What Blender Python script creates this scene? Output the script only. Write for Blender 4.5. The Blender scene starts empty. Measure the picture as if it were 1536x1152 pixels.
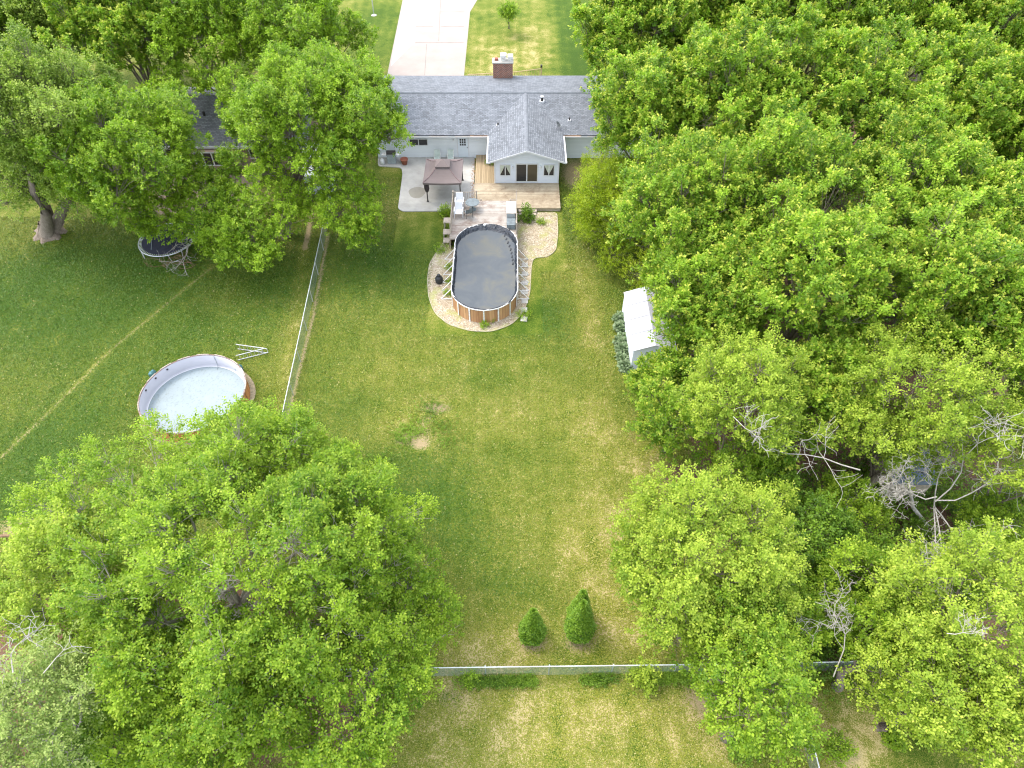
import bpy, math, random
import numpy as np
from mathutils import Vector
R = math.radians
random.seed(7)
rng = np.random.default_rng(11)
scene = bpy.context.scene
COL = scene.collection

# ------------------------------------------------------------------ camera geometry (drone 36 m up, looking 49 deg down)
PITCH = R(49.0); FOC = 1065.0; CAMH = 36.0
_f = np.array([0, math.cos(PITCH), -math.sin(PITCH)]); _u = np.array([0, math.sin(PITCH), math.cos(PITCH)])
def G(px, py, h=0.0):
    "world point at height h for a survey mark read off the photograph"
    d = _f * FOC + np.array([1.0, 0, 0]) * (px - 768.0) - _u * (py - 576.0)
    t = (h - CAMH) / d[2]
    return np.array([d[0] * t, d[1] * t, h])

# ------------------------------------------------------------------ materials
def nodemat(name):
    m = bpy.data.materials.new(name); m.use_nodes = True
    nt = m.node_tree; nt.nodes.clear()
    out = nt.nodes.new('ShaderNodeOutputMaterial')
    return m, nt, out
def nn(nt, t, **kw):
    n = nt.nodes.new(t)
    for k, v in kw.items():
        if k in n.inputs: n.inputs[k].default_value = v
        else: setattr(n, k, v)
    return n
def ramp(nt, stops, fac=None):
    r = nt.nodes.new('ShaderNodeValToRGB'); e = r.color_ramp.elements
    while len(e) < len(stops): e.new(0.5)
    for i, (p, c) in enumerate(stops):
        e[i].position = p; e[i].color = (*c, 1) if len(c) == 3 else c
    if fac is not None: nt.links.new(fac, r.inputs['Fac'])
    return r
def noise(nt, vec, scale, detail=3, rough=0.55, dist=0.0):
    n = nt.nodes.new('ShaderNodeTexNoise')
    n.inputs['Scale'].default_value = scale; n.inputs['Detail'].default_value = detail
    n.inputs['Roughness'].default_value = rough; n.inputs['Distortion'].default_value = dist
    nt.links.new(vec, n.inputs['Vector']); return n.outputs['Fac']
def mapping(nt, src, scale=(1, 1, 1), rot=(0, 0, 0)):
    m = nt.nodes.new('ShaderNodeMapping'); m.inputs['Scale'].default_value = scale; m.inputs['Rotation'].default_value = rot
    nt.links.new(src, m.inputs['Vector']); return m.outputs['Vector']
def mix(nt, a, b, fac, mode='MIX'):
    m = nt.nodes.new('ShaderNodeMix'); m.data_type = 'RGBA'; m.blend_type = mode
    for s, v in ((6, a), (7, b)):
        if isinstance(v, tuple): m.inputs[s].default_value = (*v, 1)
        else: nt.links.new(v, m.inputs[s])
    if isinstance(fac, (int, float)): m.inputs[0].default_value = fac
    else: nt.links.new(fac, m.inputs[0])
    return m.outputs[2]
def math_(nt, op, a, b=None, clamp=False):
    m = nt.nodes.new('ShaderNodeMath'); m.operation = op; m.use_clamp = clamp
    for i, v in enumerate((a, b)):
        if v is None: continue
        if isinstance(v, (int, float)): m.inputs[i].default_value = v
        else: nt.links.new(v, m.inputs[i])
    return m.outputs[0]
def finish(nt, out, col, rough=0.7, metal=0.0, bump=None, bstr=0.3, bdist=0.02, spec=0.3):
    p = nt.nodes.new('ShaderNodeBsdfPrincipled')
    if isinstance(col, tuple): p.inputs['Base Color'].default_value = (*col, 1)
    else: nt.links.new(col, p.inputs['Base Color'])
    if isinstance(rough, (int, float)): p.inputs['Roughness'].default_value = rough
    else: nt.links.new(rough, p.inputs['Roughness'])
    p.inputs['Metallic'].default_value = metal
    p.inputs['Specular IOR Level'].default_value = spec
    if bump is not None:
        b = nt.nodes.new('ShaderNodeBump'); b.inputs['Strength'].default_value = bstr; b.inputs['Distance'].default_value = bdist
        nt.links.new(bump, b.inputs['Height']); nt.links.new(b.outputs[0], p.inputs['Normal'])
    nt.links.new(p.outputs[0], out.inputs[0]); return p
def simple(name, c, rough=0.6, metal=0.0, var=0.25, scale=3.0, dirt=None):
    "paint / plastic / metal with mottling and grime"
    m, nt, out = nodemat(name)
    tc = nt.nodes.new('ShaderNodeTexCoord').outputs['Object']
    n1 = noise(nt, tc, scale, 5, 0.65)
    lo = tuple(x * (1 - var) for x in c); hi = tuple(min(1, x * (1 + var * 0.5)) for x in c)
    r = ramp(nt, [(0.3, lo), (0.7, hi)], n1)
    col = r.outputs[0]
    if dirt:
        n2 = noise(nt, tc, scale * 2.7, 6, 0.7)
        rr = ramp(nt, [(0.52, (0, 0, 0)), (0.68, (1, 1, 1))], n2)
        col = mix(nt, col, dirt, rr.outputs[0])
    finish(nt, out, col, rough, metal, bump=n1, bstr=0.15)
    return m
def planks(name, c1, c2, gap, width=0.14, axis='x', rough=0.8, worn=None):
    "boards of a given width laid side by side along one axis"
    m, nt, out = nodemat(name)
    tc = nt.nodes.new('ShaderNodeTexCoord').outputs['Object']
    sep = nt.nodes.new('ShaderNodeSeparateXYZ'); nt.links.new(tc, sep.inputs[0])
    s = sep.outputs[{'x': 0, 'y': 1, 'z': 2}[axis]]
    q = math_(nt, 'DIVIDE', s, width)
    fl = math_(nt, 'FLOOR', q); fr = math_(nt, 'FRACT', q)
    wn = nt.nodes.new('ShaderNodeTexWhiteNoise'); wn.noise_dimensions = '1D'; nt.links.new(fl, wn.inputs['W'])
    st = {'x': (6, .7, .7), 'y': (.7, 6, .7), 'z': (3, 3, 3)}[axis]
    g = noise(nt, mapping(nt, tc, st), 2.0, 5, 0.65)
    f = math_(nt, 'ADD', math_(nt, 'MULTIPLY', wn.outputs['Value'], 0.5), math_(nt, 'MULTIPLY', g, 0.6))
    col = ramp(nt, [(0.2, c1), (0.85, c2)], f).outputs[0]
    if worn:
        n2 = noise(nt, tc, 1.3, 6, 0.7)
        col = mix(nt, col, worn, ramp(nt, [(0.45, (0, 0, 0)), (0.7, (1, 1, 1))], n2).outputs[0])
    e = math_(nt, 'LESS_THAN', fr, 0.09)
    col = mix(nt, col, gap, e)
    finish(nt, out, col, rough, bump=fr, bstr=0.1)
    return m
def leafmat(name, dark, lite, tip, trans=0.3, tipamt=0.5):
    m, nt, out = nodemat(name)
    a = nt.nodes.new('ShaderNodeAttribute'); a.attribute_name = 'hue'
    t = nt.nodes.new('ShaderNodeAttribute'); t.attribute_name = 'tip'
    c = ramp(nt, [(0.0, dark), (0.5, tuple((x + y) / 2 for x, y in zip(dark, lite))), (1.0, lite)], a.outputs['Fac']).outputs[0]
    c = mix(nt, c, tip, math_(nt, 'MULTIPLY', t.outputs['Fac'], tipamt))
    d = nt.nodes.new('ShaderNodeBsdfPrincipled'); nt.links.new(c, d.inputs['Base Color']); d.inputs['Roughness'].default_value = 0.5
    d.inputs['Specular IOR Level'].default_value = 0.28
    tr = nt.nodes.new('ShaderNodeBsdfTranslucent')
    nt.links.new(mix(nt, c, (0.75, 1.0, 0.25), 1.0, 'MULTIPLY'), tr.inputs['Color'])
    br = nt.nodes.new('ShaderNodeMixShader'); br.inputs[0].default_value = trans
    nt.links.new(d.outputs[0], br.inputs[1]); nt.links.new(tr.outputs[0], br.inputs[2]); nt.links.new(br.outputs[0], out.inputs[0])
    return m
def bark(name, c1, c2):
    m, nt, out = nodemat(name)
    tc = nt.nodes.new('ShaderNodeTexCoord').outputs['Object']
    n1 = noise(nt, mapping(nt, tc, (6, 6, 1.2)), 2.0, 6, 0.7)
    c = ramp(nt, [(0.3, c1), (0.7, c2)], n1).outputs[0]
    finish(nt, out, c, 0.9, bump=n1, bstr=0.6, bdist=0.05)
    return m

M = {}
M['maple'] = leafmat('maple_leaf', (.085, .18, .007), (.31, .46, .025), (.52, .56, .07), .36)
M['silver'] = leafmat('silver_maple_leaf', (.085, .185, .010), (.31, .47, .035), (.66, .61, .10), .36, .65)
M['pale'] = leafmat('pale_maple_leaf', (.09, .17, .014), (.31, .42, .06), (.48, .52, .10), .34)
M['elder'] = leafmat('box_elder_leaf', (.135, .235, .012), (.39, .49, .05), (.58, .60, .10), .38)
M['elder_green'] = leafmat('box_elder_green_leaf', (.085, .185, .008), (.31, .44, .028), (.50, .55, .07), .38)
M['lime'] = leafmat('lime_shrub_leaf', (.17, .26, .006), (.36, .45, .015), (.48, .5, .04), .38)
M['willow'] = leafmat('willow_leaf', (.14, .22, .04), (.34, .42, .11), (.50, .54, .17), .32)
M['under'] = leafmat('undergrowth_leaf', (.055, .13, .008), (.19, .32, .022), (.34, .44, .05), .30)
M['conifer'] = leafmat('arborvitae_leaf', (.05, .14, .008), (.18, .31, .02), (.30, .42, .05), .15)
M['hosta'] = leafmat('hosta_leaf', (.09, .15, .06), (.22, .30, .15), (.38, .44, .28), .15)
M['grass'] = leafmat('grass_blade', (.055, .125, .008), (.27, .275, .035), (.50, .42, .20), .25, 1.0)
M['bark'] = bark('bark', (.10, .08, .06), (.24, .20, .16))
M['bark_pale'] = bark('bark_pale', (.22, .19, .15), (.48, .44, .38))
M['dead'] = bark('dead_wood', (.22, .20, .17), (.48, .45, .40))
M['root'] = bark('root_bark', (.12, .09, .065), (.27, .22, .17))
M['litterwood'] = bark('brown_wood', (.12, .07, .04), (.26, .17, .10))
M['concrete'] = simple('concrete', (.41, .40, .37), .85, var=.22, scale=.9, dirt=(.36, .35, .31))
M['driveway'] = simple('driveway_concrete', (.305, .262, .232), .85, var=.10, scale=.6)
M['newconcrete'] = simple('new_concrete', (.41, .40, .385), .85, var=.05, scale=.6)
M['joint'] = simple('joint', (.20, .18, .16), .9)
M['white'] = simple('white_paint', (.58, .59, .60), .45, var=.06)
M['white_grubby'] = simple('white_metal_grubby', (.72, .72, .70), .5, var=.12, dirt=(.42, .38, .33))
M['whiteshed'] = simple('white_shed_panel', (.43, .435, .465), .5, var=.10, scale=1.4, dirt=(.36, .36, .35))
M['black'] = simple('black_plastic', (.025, .027, .03), .45)
M['darkmetal'] = simple('dark_metal', (.035, .032, .03), .4)
M['grey'] = simple('grey_plastic', (.30, .34, .36), .6)
M['greydark'] = simple('weathered_grey', (.16, .19, .2), .7, var=.4)
M['steel'] = simple('galvanised_steel', (.55, .57, .58), .4, .5)
M['rust'] = simple('rust_rim', (.16, .10, .075), .7, var=.5, scale=6, dirt=(.5, .45, .40))
M['rustcap'] = simple('rail_cap_paint', (.42, .36, .31), .7, var=.3, scale=5, dirt=(.16, .08, .05))
M['teal'] = simple('teal_plastic', (.06, .17, .18), .5)
M['terracotta'] = simple('terracotta', (.30, .11, .07), .8)
M['fabric'] = simple('taupe_canopy', (.165, .135, .13), .85, var=.1, scale=1.2)
M['net'] = simple('brown_netting', (.05, .04, .04), .9)
M['wood'] = simple('raw_wood', (.5, .38, .22), .8, var=.3, scale=4)
M['woodgrey'] = simple('weathered_wood', (.38, .33, .27), .85, var=.35, scale=4)
M['cedar'] = planks('cedar_panels', (.30, .15, .07), (.52, .31, .15), (.18, .09, .05), .19, 'x')
M['lowerdeck_y'] = planks('tan_boards', (.29, .24, .165), (.45, .385, .28), (.13, .10, .06), .15, 'y', worn=(.22, .165, .11))
M['lowerdeck_x'] = planks('tan_boards_side', (.23, .175, .10), (.40, .31, .19), (.10, .07, .04), .15, 'x')
M['upperdeck'] = planks('weathered_boards', (.26, .23, .195), (.42, .39, .35), (.11, .085, .07), .15, 'y', worn=(.19, .135, .105))
M['sidingroof'] = planks('shed_lap', (.55, .58, .60), (.62, .65, .67), (.42, .45, .47), .12, 'z')
M['siding'] = planks('house_siding', (.66, .70, .72), (.71, .75, .77), (.54, .58, .61), .13, 'z', rough=.6)
M['sunsiding'] = planks('sunroom_siding', (.60, .64, .70), (.64, .68, .74), (.53, .57, .63), .13, 'z', rough=.6)
M['brownsiding'] = planks('brown_siding', (.27, .19, .15), (.36, .26, .21), (.18, .13, .10), .15, 'z')
M['curtain'] = simple('curtain', (.45, .48, .40), .9)
def brick():
    m, nt, out = nodemat('chimney_brick')
    tc = nt.nodes.new('ShaderNodeTexCoord').outputs['Object']
    b = nt.nodes.new('ShaderNodeTexBrick'); nt.links.new(mapping(nt, tc, (1, 1, 1), (R(90), 0, 0)), b.inputs['Vector'])
    b.inputs['Scale'].default_value = 1; b.inputs['Brick Width'].default_value = .24; b.inputs['Row Height'].default_value = .10
    b.inputs['Mortar Size'].default_value = .012
    b.inputs['Color1'].default_value = (.26, .09, .055, 1); b.inputs['Color2'].default_value = (.13, .05, .035, 1); b.inputs['Mortar'].default_value = (.38, .33, .29, 1)
    b.inputs['Bias'].default_value = -.1
    n = noise(nt, tc, 6, 3)
    c = mix(nt, b.outputs['Color'], (.42, .26, .17), ramp(nt, [(.55, (0, 0, 0)), (.8, (.7, .7, .7))], n).outputs[0])
    finish(nt, out, c, .9, bump=b.outputs['Fac'], bstr=-.4)
    return m
M['brick'] = brick()
def shingle(name, base, rot=(0, 0, 0)):
    m, nt, out = nodemat(name)
    tc = nt.nodes.new('ShaderNodeTexCoord').outputs['Object']
    v = mapping(nt, tc, (1, 1, 1), rot)
    b = nt.nodes.new('ShaderNodeTexBrick'); nt.links.new(v, b.inputs['Vector'])
    b.inputs['Scale'].default_value = 1; b.inputs['Brick Width'].default_value = .30; b.inputs['Row Height'].default_value = .16
    b.inputs['Mortar Size'].default_value = .018; b.inputs['Mortar Smooth'].default_value = .3
    b.inputs['Color1'].default_value = (*[x * .70 for x in base], 1); b.inputs['Color2'].default_value = (*[x * 1.3 for x in base], 1)
    b.inputs['Mortar'].default_value = (*[x * .42 for x in base], 1)
    n = noise(nt, tc, .7, 4); n2 = noise(nt, tc, 28, 2)
    c = mix(nt, b.outputs['Color'], tuple(x * 1.35 for x in base), ramp(nt, [(.4, (0, 0, 0)), (.75, (.45, .45, .45))], n).outputs[0])
    c = mix(nt, c, tuple(x * .5 for x in base), ramp(nt, [(.5, (0, 0, 0)), (.7, (.5, .5, .5))], n2).outputs[0])
    n3 = noise(nt, mapping(nt, tc, (2.2, .35, .35)), 1.0, 5, .7); c = mix(nt, c, tuple(x * .6 for x in base), ramp(nt, [(.5, (0, 0, 0)), (.75, (.5, .5, .5))], n3).outputs[0])
    finish(nt, out, c, .9, bump=b.outputs['Fac'], bstr=-.3)
    return m
M['shingle'] = shingle('grey_shingle', (.155, .17, .19))
M['shingle_side'] = shingle('grey_shingle_gable', (.165, .18, .20), (0, 0, R(90)))
M['shingle_dark'] = shingle('neighbour_shingle', (.19, .195, .205))
def glass(name, c):
    m, nt, out = nodemat(name)
    finish(nt, out, c, .08, spec=.6); return m
M['glass'] = glass('window_glass', (.018, .02, .022))
M['glassbrown'] = glass('window_glass_room', (.06, .05, .03))
def chainlink():
    m, nt, out = nodemat('chain_link')
    tc = nt.nodes.new('ShaderNodeTexCoord').outputs['Object']
    sep = nt.nodes.new('ShaderNodeSeparateXYZ'); nt.links.new(tc, sep.inputs[0])
    s = math_(nt, 'DIVIDE', math_(nt, 'ADD', sep.outputs[0], sep.outputs[2]), .085)
    d = math_(nt, 'DIVIDE', math_(nt, 'SUBTRACT', sep.outputs[0], sep.outputs[2]), .085)
    a = math_(nt, 'LESS_THAN', math_(nt, 'FRACT', s), .2); b = math_(nt, 'LESS_THAN', math_(nt, 'FRACT', d), .2)
    f = math_(nt, 'MAXIMUM', a, b)
    p = nt.nodes.new('ShaderNodeBsdfPrincipled'); p.inputs['Base Color'].default_value = (.24, .30, .27, 1); p.inputs['Metallic'].default_value = .1; p.inputs['Roughness'].default_value = .5
    t = nt.nodes.new('ShaderNodeBsdfTransparent'); ms = nt.nodes.new('ShaderNodeMixShader')
    nt.links.new(f, ms.inputs[0]); nt.links.new(t.outputs[0], ms.inputs[1]); nt.links.new(p.outputs[0], ms.inputs[2]); nt.links.new(ms.outputs[0], out.inputs[0])
    return m
M['chain'] = chainlink()
def gravelmat():
    m, nt, out = nodemat('pea_gravel')
    tc = nt.nodes.new('ShaderNodeTexCoord').outputs['Object']
    v = nt.nodes.new('ShaderNodeTexVoronoi'); v.inputs['Scale'].default_value = 17; nt.links.new(tc, v.inputs['Vector'])
    sep = nt.nodes.new('ShaderNodeSeparateColor'); nt.links.new(v.outputs['Color'], sep.inputs[0])
    c = ramp(nt, [(0, (.20, .155, .095)), (.4, (.33, .275, .19)), (.75, (.42, .36, .26)), (1, (.58, .53, .43))], sep.outputs[0]).outputs[0]
    n = noise(nt, tc, .9, 5, .6)
    c = mix(nt, c, (.30, .32, .08), ramp(nt, [(.5, (0, 0, 0)), (.68, (.75, .75, .75))], n).outputs[0])
    n2 = noise(nt, tc, 1.7, 4, .6)
    c = mix(nt, c, (.30, .21, .14), ramp(nt, [(.5, (0, 0, 0)), (.8, (.6, .6, .6))], n2).outputs[0])
    finish(nt, out, c, .9, bump=v.outputs['Distance'], bstr=.8, bdist=.05)
    return m
M['gravel'] = gravelmat()
def coverwater():
    m, nt, out = nodemat('pool_cover_water')
    tc = nt.nodes.new('ShaderNodeTexCoord').outputs['Object']
    n = noise(nt, tc, .55, 5, .6, .6); n2 = noise(nt, tc, 6, 4, .6)
    c = ramp(nt, [(.3, (.062, .073, .082)), (.5, (.078, .088, .095)), (.8, (.125, .118, .085))], n).outputs[0]
    c = mix(nt, c, (.26, .26, .23), ramp(nt, [(.70, (0, 0, 0)), (.78, (.6, .6, .6))], n2).outputs[0])
    finish(nt, out, c, .5, spec=.25, bump=n2, bstr=.04)
    return m
M['coverwater'] = coverwater()
def tarp():
    m, nt, out = nodemat('black_tarp')
    tc = nt.nodes.new('ShaderNodeTexCoord').outputs['Object']
    n = noise(nt, tc, 3.2, 5, .6, 1.0)
    c = ramp(nt, [(.3, (.010, .012, .016)), (.7, (.035, .045, .06))], n).outputs[0]
    finish(nt, out, c, .35, bump=n, bstr=.9, bdist=.12); return m
M['tarp'] = tarp()
def liner(name, c, d):
    m, nt, out = nodemat(name)
    tc = nt.nodes.new('ShaderNodeTexCoord').outputs['Object']
    n = noise(nt, tc, .8, 6, .65, .5); n2 = noise(nt, tc, 7, 4, .7)
    cc = ramp(nt, [(.35, c), (.62, tuple(x * .9 for x in c)), (.8, d)], n).outputs[0]
    cc = mix(nt, cc, (.12, .14, .13), ramp(nt, [(.53, (0, 0, 0)), (.64, (.45, .45, .45))], n2).outputs[0])
    finish(nt, out, cc, .6, bump=n2, bstr=.1); return m
M['linerwall'] = simple('liner_wall', (.42, .42, .46), .5, var=.05, scale=1.0)
M['linerfloor'] = liner('liner_floor', (.225, .275, .29), (.29, .30, .22))
M['mat'] = simple('trampoline_mat', (.018, .02, .035), .7, var=.3)
def groundmat():
    m, nt, out = nodemat('lawn')
    tc = nt.nodes.new('ShaderNodeTexCoord').outputs['Object']
    at = lambda n: (lambda a: (setattr(a, 'attribute_name', n), a.outputs['Fac'])[1])(nt.nodes.new('ShaderNodeAttribute'))
    dry, lush_shade, dirt, litter = at('dry'), at('lush_shade'), at('dirt'), at('litter')
    big = noise(nt, tc, .16, 5, .6, .4); mid = noise(nt, tc, .75, 5, .65, .3); fine = noise(nt, tc, 6.5, 4, .7); tiny = noise(nt, tc, 17, 3, .8)
    # how dry the turf is, lowered for lush turf and painted tree shade
    def amp(n_, k): return math_(nt, 'MULTIPLY', math_(nt, 'SUBTRACT', n_, .5), k)
    pm = math_(nt, 'ADD', .55, amp(mid, 2.2))
    f = math_(nt, 'ADD', amp(big, 1.15), amp(mid, .9)); f = math_(nt, 'ADD', f, amp(fine, 1.1)); f = math_(nt, 'ADD', f, amp(tiny, 2.6))
    sp_ = nt.nodes.new('ShaderNodeSeparateXYZ'); nt.links.new(tc, sp_.inputs[0])
    f = math_(nt, 'ADD', f, math_(nt, 'MULTIPLY', math_(nt, 'SINE', math_(nt, 'MULTIPLY', sp_.outputs[0], 5.2)), .045))   # mower passes
    f = math_(nt, 'ADD', f, .42)
    f = math_(nt, 'ADD', f, math_(nt, 'MULTIPLY', math_(nt, 'MULTIPLY', dry, pm), .46))
    f = math_(nt, 'SUBTRACT', f, math_(nt, 'MULTIPLY', lush_shade, .26), True)
    c = ramp(nt, [(0, (.036, .078, .005)), (.25, (.072, .122, .010)), (.5, (.145, .172, .020)), (.75, (.235, .222, .055)), (1, (.44, .36, .17))], f).outputs[0]
    dn = math_(nt, 'ADD', math_(nt, 'ADD', math_(nt, 'MULTIPLY', math_(nt, 'SUBTRACT', fine, .5), 1.6), math_(nt, 'MULTIPLY', math_(nt, 'SUBTRACT', tiny, .5), 1.6)), dirt)
    c = mix(nt, c, (.33, .25, .15), ramp(nt, [(.35, (0, 0, 0)), (.9, (.85, .85, .85))], dn).outputs[0])
    ln = math_(nt, 'ADD', math_(nt, 'MULTIPLY', math_(nt, 'SUBTRACT', mid, .5), 1.2), litter)
    lc = ramp(nt, [(.3, (.07, .04, .025)), (.6, (.20, .12, .075)), (.8, (.30, .22, .15))], tiny).outputs[0]
    c = mix(nt, c, lc, ramp(nt, [(.4, (0, 0, 0)), (.7, (1, 1, 1))], ln).outputs[0])
    # clover heads and other pale specks
    v = nt.nodes.new('ShaderNodeTexVoronoi'); v.inputs['Scale'].default_value = 3.2; nt.links.new(tc, v.inputs['Vector'])
    sp = math_(nt, 'LESS_THAN', v.outputs['Distance'], .06)
    sp = math_(nt, 'MULTIPLY', sp, math_(nt, 'GREATER_THAN', mid, .52))
    c = mix(nt, c, (.50, .50, .32), math_(nt, 'MULTIPLY', sp, .55))
    h = math_(nt, 'ADD', tiny, math_(nt, 'MULTIPLY', fine, .8))
    finish(nt, out, c, .9, bump=h, bstr=.9, bdist=.07, spec=.15)
    return m
M['ground'] = groundmat()
M['soil'] = simple('soil', (.33, .27, .18), .95, var=.5, scale=5, dirt=(.22, .22, .09))

# ------------------------------------------------------------------ object helpers
def tag(o, label=None, cat=None, group=None, kind=None):
    if label: o['label'] = label
    if cat: o['category'] = cat
    if group: o['group'] = group
    if kind: o['kind'] = kind
    return o
def empty(name, loc, label, cat, group=None, rz=0.0):
    o = bpy.data.objects.new(name, None); COL.objects.link(o)
    o.location = tuple(float(v) for v in loc); o.rotation_euler = (0, 0, rz); o.empty_display_size = .3
    return tag(o, label, cat, group)
def link_mesh(name, me, parent=None):
    o = bpy.data.objects.new(name, me); COL.objects.link(o)
    if parent: o.parent = parent
    return o
def rootloc(p):
    while p is not None and p.parent is not None: p = p.parent
    return Vector(p.location) if p is not None else Vector((0, 0, 0))
class MB:
    def __init__(s): s.v = []; s.f = []; s.mi = []
    def add(s, vs, fs, mi=0):
        n = len(s.v); s.v += [tuple(map(float, p)) for p in vs]; s.f += [tuple(i + n for i in f) for f in fs]; s.mi += [mi] * len(fs); return s
    def box(s, x0, x1, y0, y1, z0, z1, rz=0, c=None, mi=0):
        vs = [(x, y, z) for z in (z0, z1) for x, y in ((x0, y0), (x1, y0), (x1, y1), (x0, y1))]
        if rz:
            cx, cy = c or ((x0 + x1) / 2, (y0 + y1) / 2); ca, sa = math.cos(rz), math.sin(rz)
            vs = [(cx + (x - cx) * ca - (y - cy) * sa, cy + (x - cx) * sa + (y - cy) * ca, z) for x, y, z in vs]
        return s.add(vs, [(3, 2, 1, 0), (4, 5, 6, 7), (0, 1, 5, 4), (1, 2, 6, 5), (2, 3, 7, 6), (3, 0, 4, 7)], mi)
    def prism(s, pts, z0, z1, mi=0):
        n = len(pts); vs = [(p[0], p[1], z0) for p in pts] + [(p[0], p[1], z1) for p in pts]
        a = sum(pts[i][0] * pts[(i + 1) % n][1] - pts[(i + 1) % n][0] * pts[i][1] for i in range(n))
        fs = [tuple(range(n, 2 * n)), tuple(range(n - 1, -1, -1))] + [(i, (i + 1) % n, (i + 1) % n + n, i + n) for i in range(n)]
        if a < 0: fs = [tuple(reversed(f)) for f in fs]
        return s.add(vs, fs, mi)
    def slab(s, pts, th, mi=0):
        "polygon of 3-D points with a thickness downward"
        n = len(pts); vs = [tuple(p) for p in pts] + [(p[0], p[1], p[2] - th) for p in pts]
        return s.add(vs, [tuple(range(n)), tuple(range(2 * n - 1, n - 1, -1))] + [(i, i + n, (i + 1) % n + n, (i + 1) % n) for i in range(n)], mi)
    def tube(s, pts, r, sides=8, closed=False, mi=0, caps=True):
        pts = [Vector(p) for p in pts]; n = len(pts)
        rs = r if isinstance(r, (list, tuple)) else [r] * n
        vs = []; up = Vector((0, 0, 1))
        for i, p in enumerate(pts):
            a = pts[(i - 1) % n] if (closed or i > 0) else p; b = pts[(i + 1) % n] if (closed or i < n - 1) else p
            t = (b - a).normalized(); u = t.cross(up)
            if u.length < .05: u = t.cross(Vector((1, 0, 0)))
            u.normalize(); w = t.cross(u)
            for k in range(sides):
                q = 2 * math.pi * k / sides; vs.append(p + u * math.cos(q) * rs[i] + w * math.sin(q) * rs[i])
        fs = []
        for i in range(n if closed else n - 1):
            j = (i + 1) % n
            for k in range(sides):
                l = (k + 1) % sides; fs.append((i * sides + k, i * sides + l, j * sides + l, j * sides + k))
        if not closed and caps: fs += [tuple(range(sides)), tuple(range((n - 1) * sides + sides - 1, (n - 1) * sides - 1, -1))]
        return s.add(vs, fs, mi)
    def lathe(s, cx, cy, prof, n=24, mi=0):
        vs = [(cx + r * math.cos(2 * math.pi * k / n), cy + r * math.sin(2 * math.pi * k / n), z) for r, z in prof for k in range(n)]
        fs = [(i * n + k, i * n + (k + 1) % n, (i + 1) * n + (k + 1) % n, (i + 1) * n + k) for i in range(len(prof) - 1) for k in range(n)]
        fs.append(tuple(range((len(prof) - 1) * n, len(prof) * n))); fs.append(tuple(range(n - 1, -1, -1)))
        return s.add(vs, fs, mi)
    def build(s, name, mat, parent=None, smooth=False, bevel=0.0, label=None, kind=None):
        off = rootloc(parent) if (parent is not None and not getattr(s, 'local', False)) else Vector((0, 0, 0))
        me = bpy.data.meshes.new(name); me.from_pydata([Vector(p) - off for p in s.v], [], s.f)
        for mm in (mat if isinstance(mat, (list, tuple)) else [mat]): me.materials.append(mm)
        if any(s.mi): me.polygons.foreach_set('material_index', s.mi)
        if smooth: me.polygons.foreach_set('use_smooth', [True] * len(me.polygons))
        me.update(); o = link_mesh(name, me, parent)
        if bevel: b = o.modifiers.new('bevel', 'BEVEL'); b.width = bevel; b.segments = 2
        if label: o['label'] = label
        if kind: o['kind'] = kind
        return o
def LMB():
    m = MB(); m.local = True; return m
def thing_from(mb, name, mat, label, cat, loc=None, group=None, **kw):
    "a thing that is one mesh: origin at its base"
    vs = np.array(mb.v)
    if loc is None: loc = ((vs[:, 0].min() + vs[:, 0].max()) / 2, (vs[:, 1].min() + vs[:, 1].max()) / 2, vs[:, 2].min())
    mb.v = [tuple(np.array(p) - np.array(loc)) for p in mb.v]
    o = mb.build(name, mat, None, **kw); o.location = tuple(map(float, loc)); return tag(o, label, cat, group)

def np_mesh(name, V, F, mat, parent=None, attrs=None, off=None):
    "fast mesh from arrays; F is (M,4) or (M,3)"
    if off is not None: V = V - np.array(off)
    me = bpy.data.meshes.new(name); k = F.shape[1]
    me.vertices.add(len(V)); me.vertices.foreach_set('co', V.astype(np.float32).ravel())
    me.loops.add(F.size); me.loops.foreach_set('vertex_index', F.astype(np.int32).ravel())
    me.polygons.add(len(F)); me.polygons.foreach_set('loop_start', np.arange(0, F.size, k, dtype=np.int32))
    me.polygons.foreach_set('loop_total', np.full(len(F), k, dtype=np.int32))
    me.materials.append(mat)
    for an, (dom, arr) in (attrs or {}).items():
        a = me.attributes.new(an, 'FLOAT', dom); a.data.foreach_set('value', arr.astype(np.float32))
    me.update(calc_edges=True)
    return link_mesh(name, me, parent)
def cones(P0, P1, r0, r1, sides=4):
    "many tapered twigs at once"
    P0 = np.asarray(P0, float); P1 = np.asarray(P1, float); n = len(P0)
    t = P1 - P0; t /= np.maximum(np.linalg.norm(t, axis=1, keepdims=True), 1e-6)
    ref = np.where(np.abs(t[:, 2:3]) > .9, np.array([[1., 0, 0]]), np.array([[0., 0, 1]]))
    u = np.cross(t, ref); u /= np.linalg.norm(u, axis=1, keepdims=True); w = np.cross(t, u)
    V = np.zeros((n, 2, sides, 3)); r0 = np.broadcast_to(r0, n); r1 = np.broadcast_to(r1, n)
    for k in range(sides):
        a = 2 * math.pi * k / sides; d = u * math.cos(a) + w * math.sin(a)
        V[:, 0, k] = P0 + d * r0[:, None]; V[:, 1, k] = P1 + d * r1[:, None]
    b = (np.arange(n) * 2 * sides)[:, None]
    F = np.concatenate([b + np.array([[k, (k + 1) % sides, sides + (k + 1) % sides, sides + k]]) for k in range(sides)])
    return V.reshape(-1, 3), F
def unit(a): return a / np.maximum(np.linalg.norm(a, axis=-1, keepdims=True), 1e-6)
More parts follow.
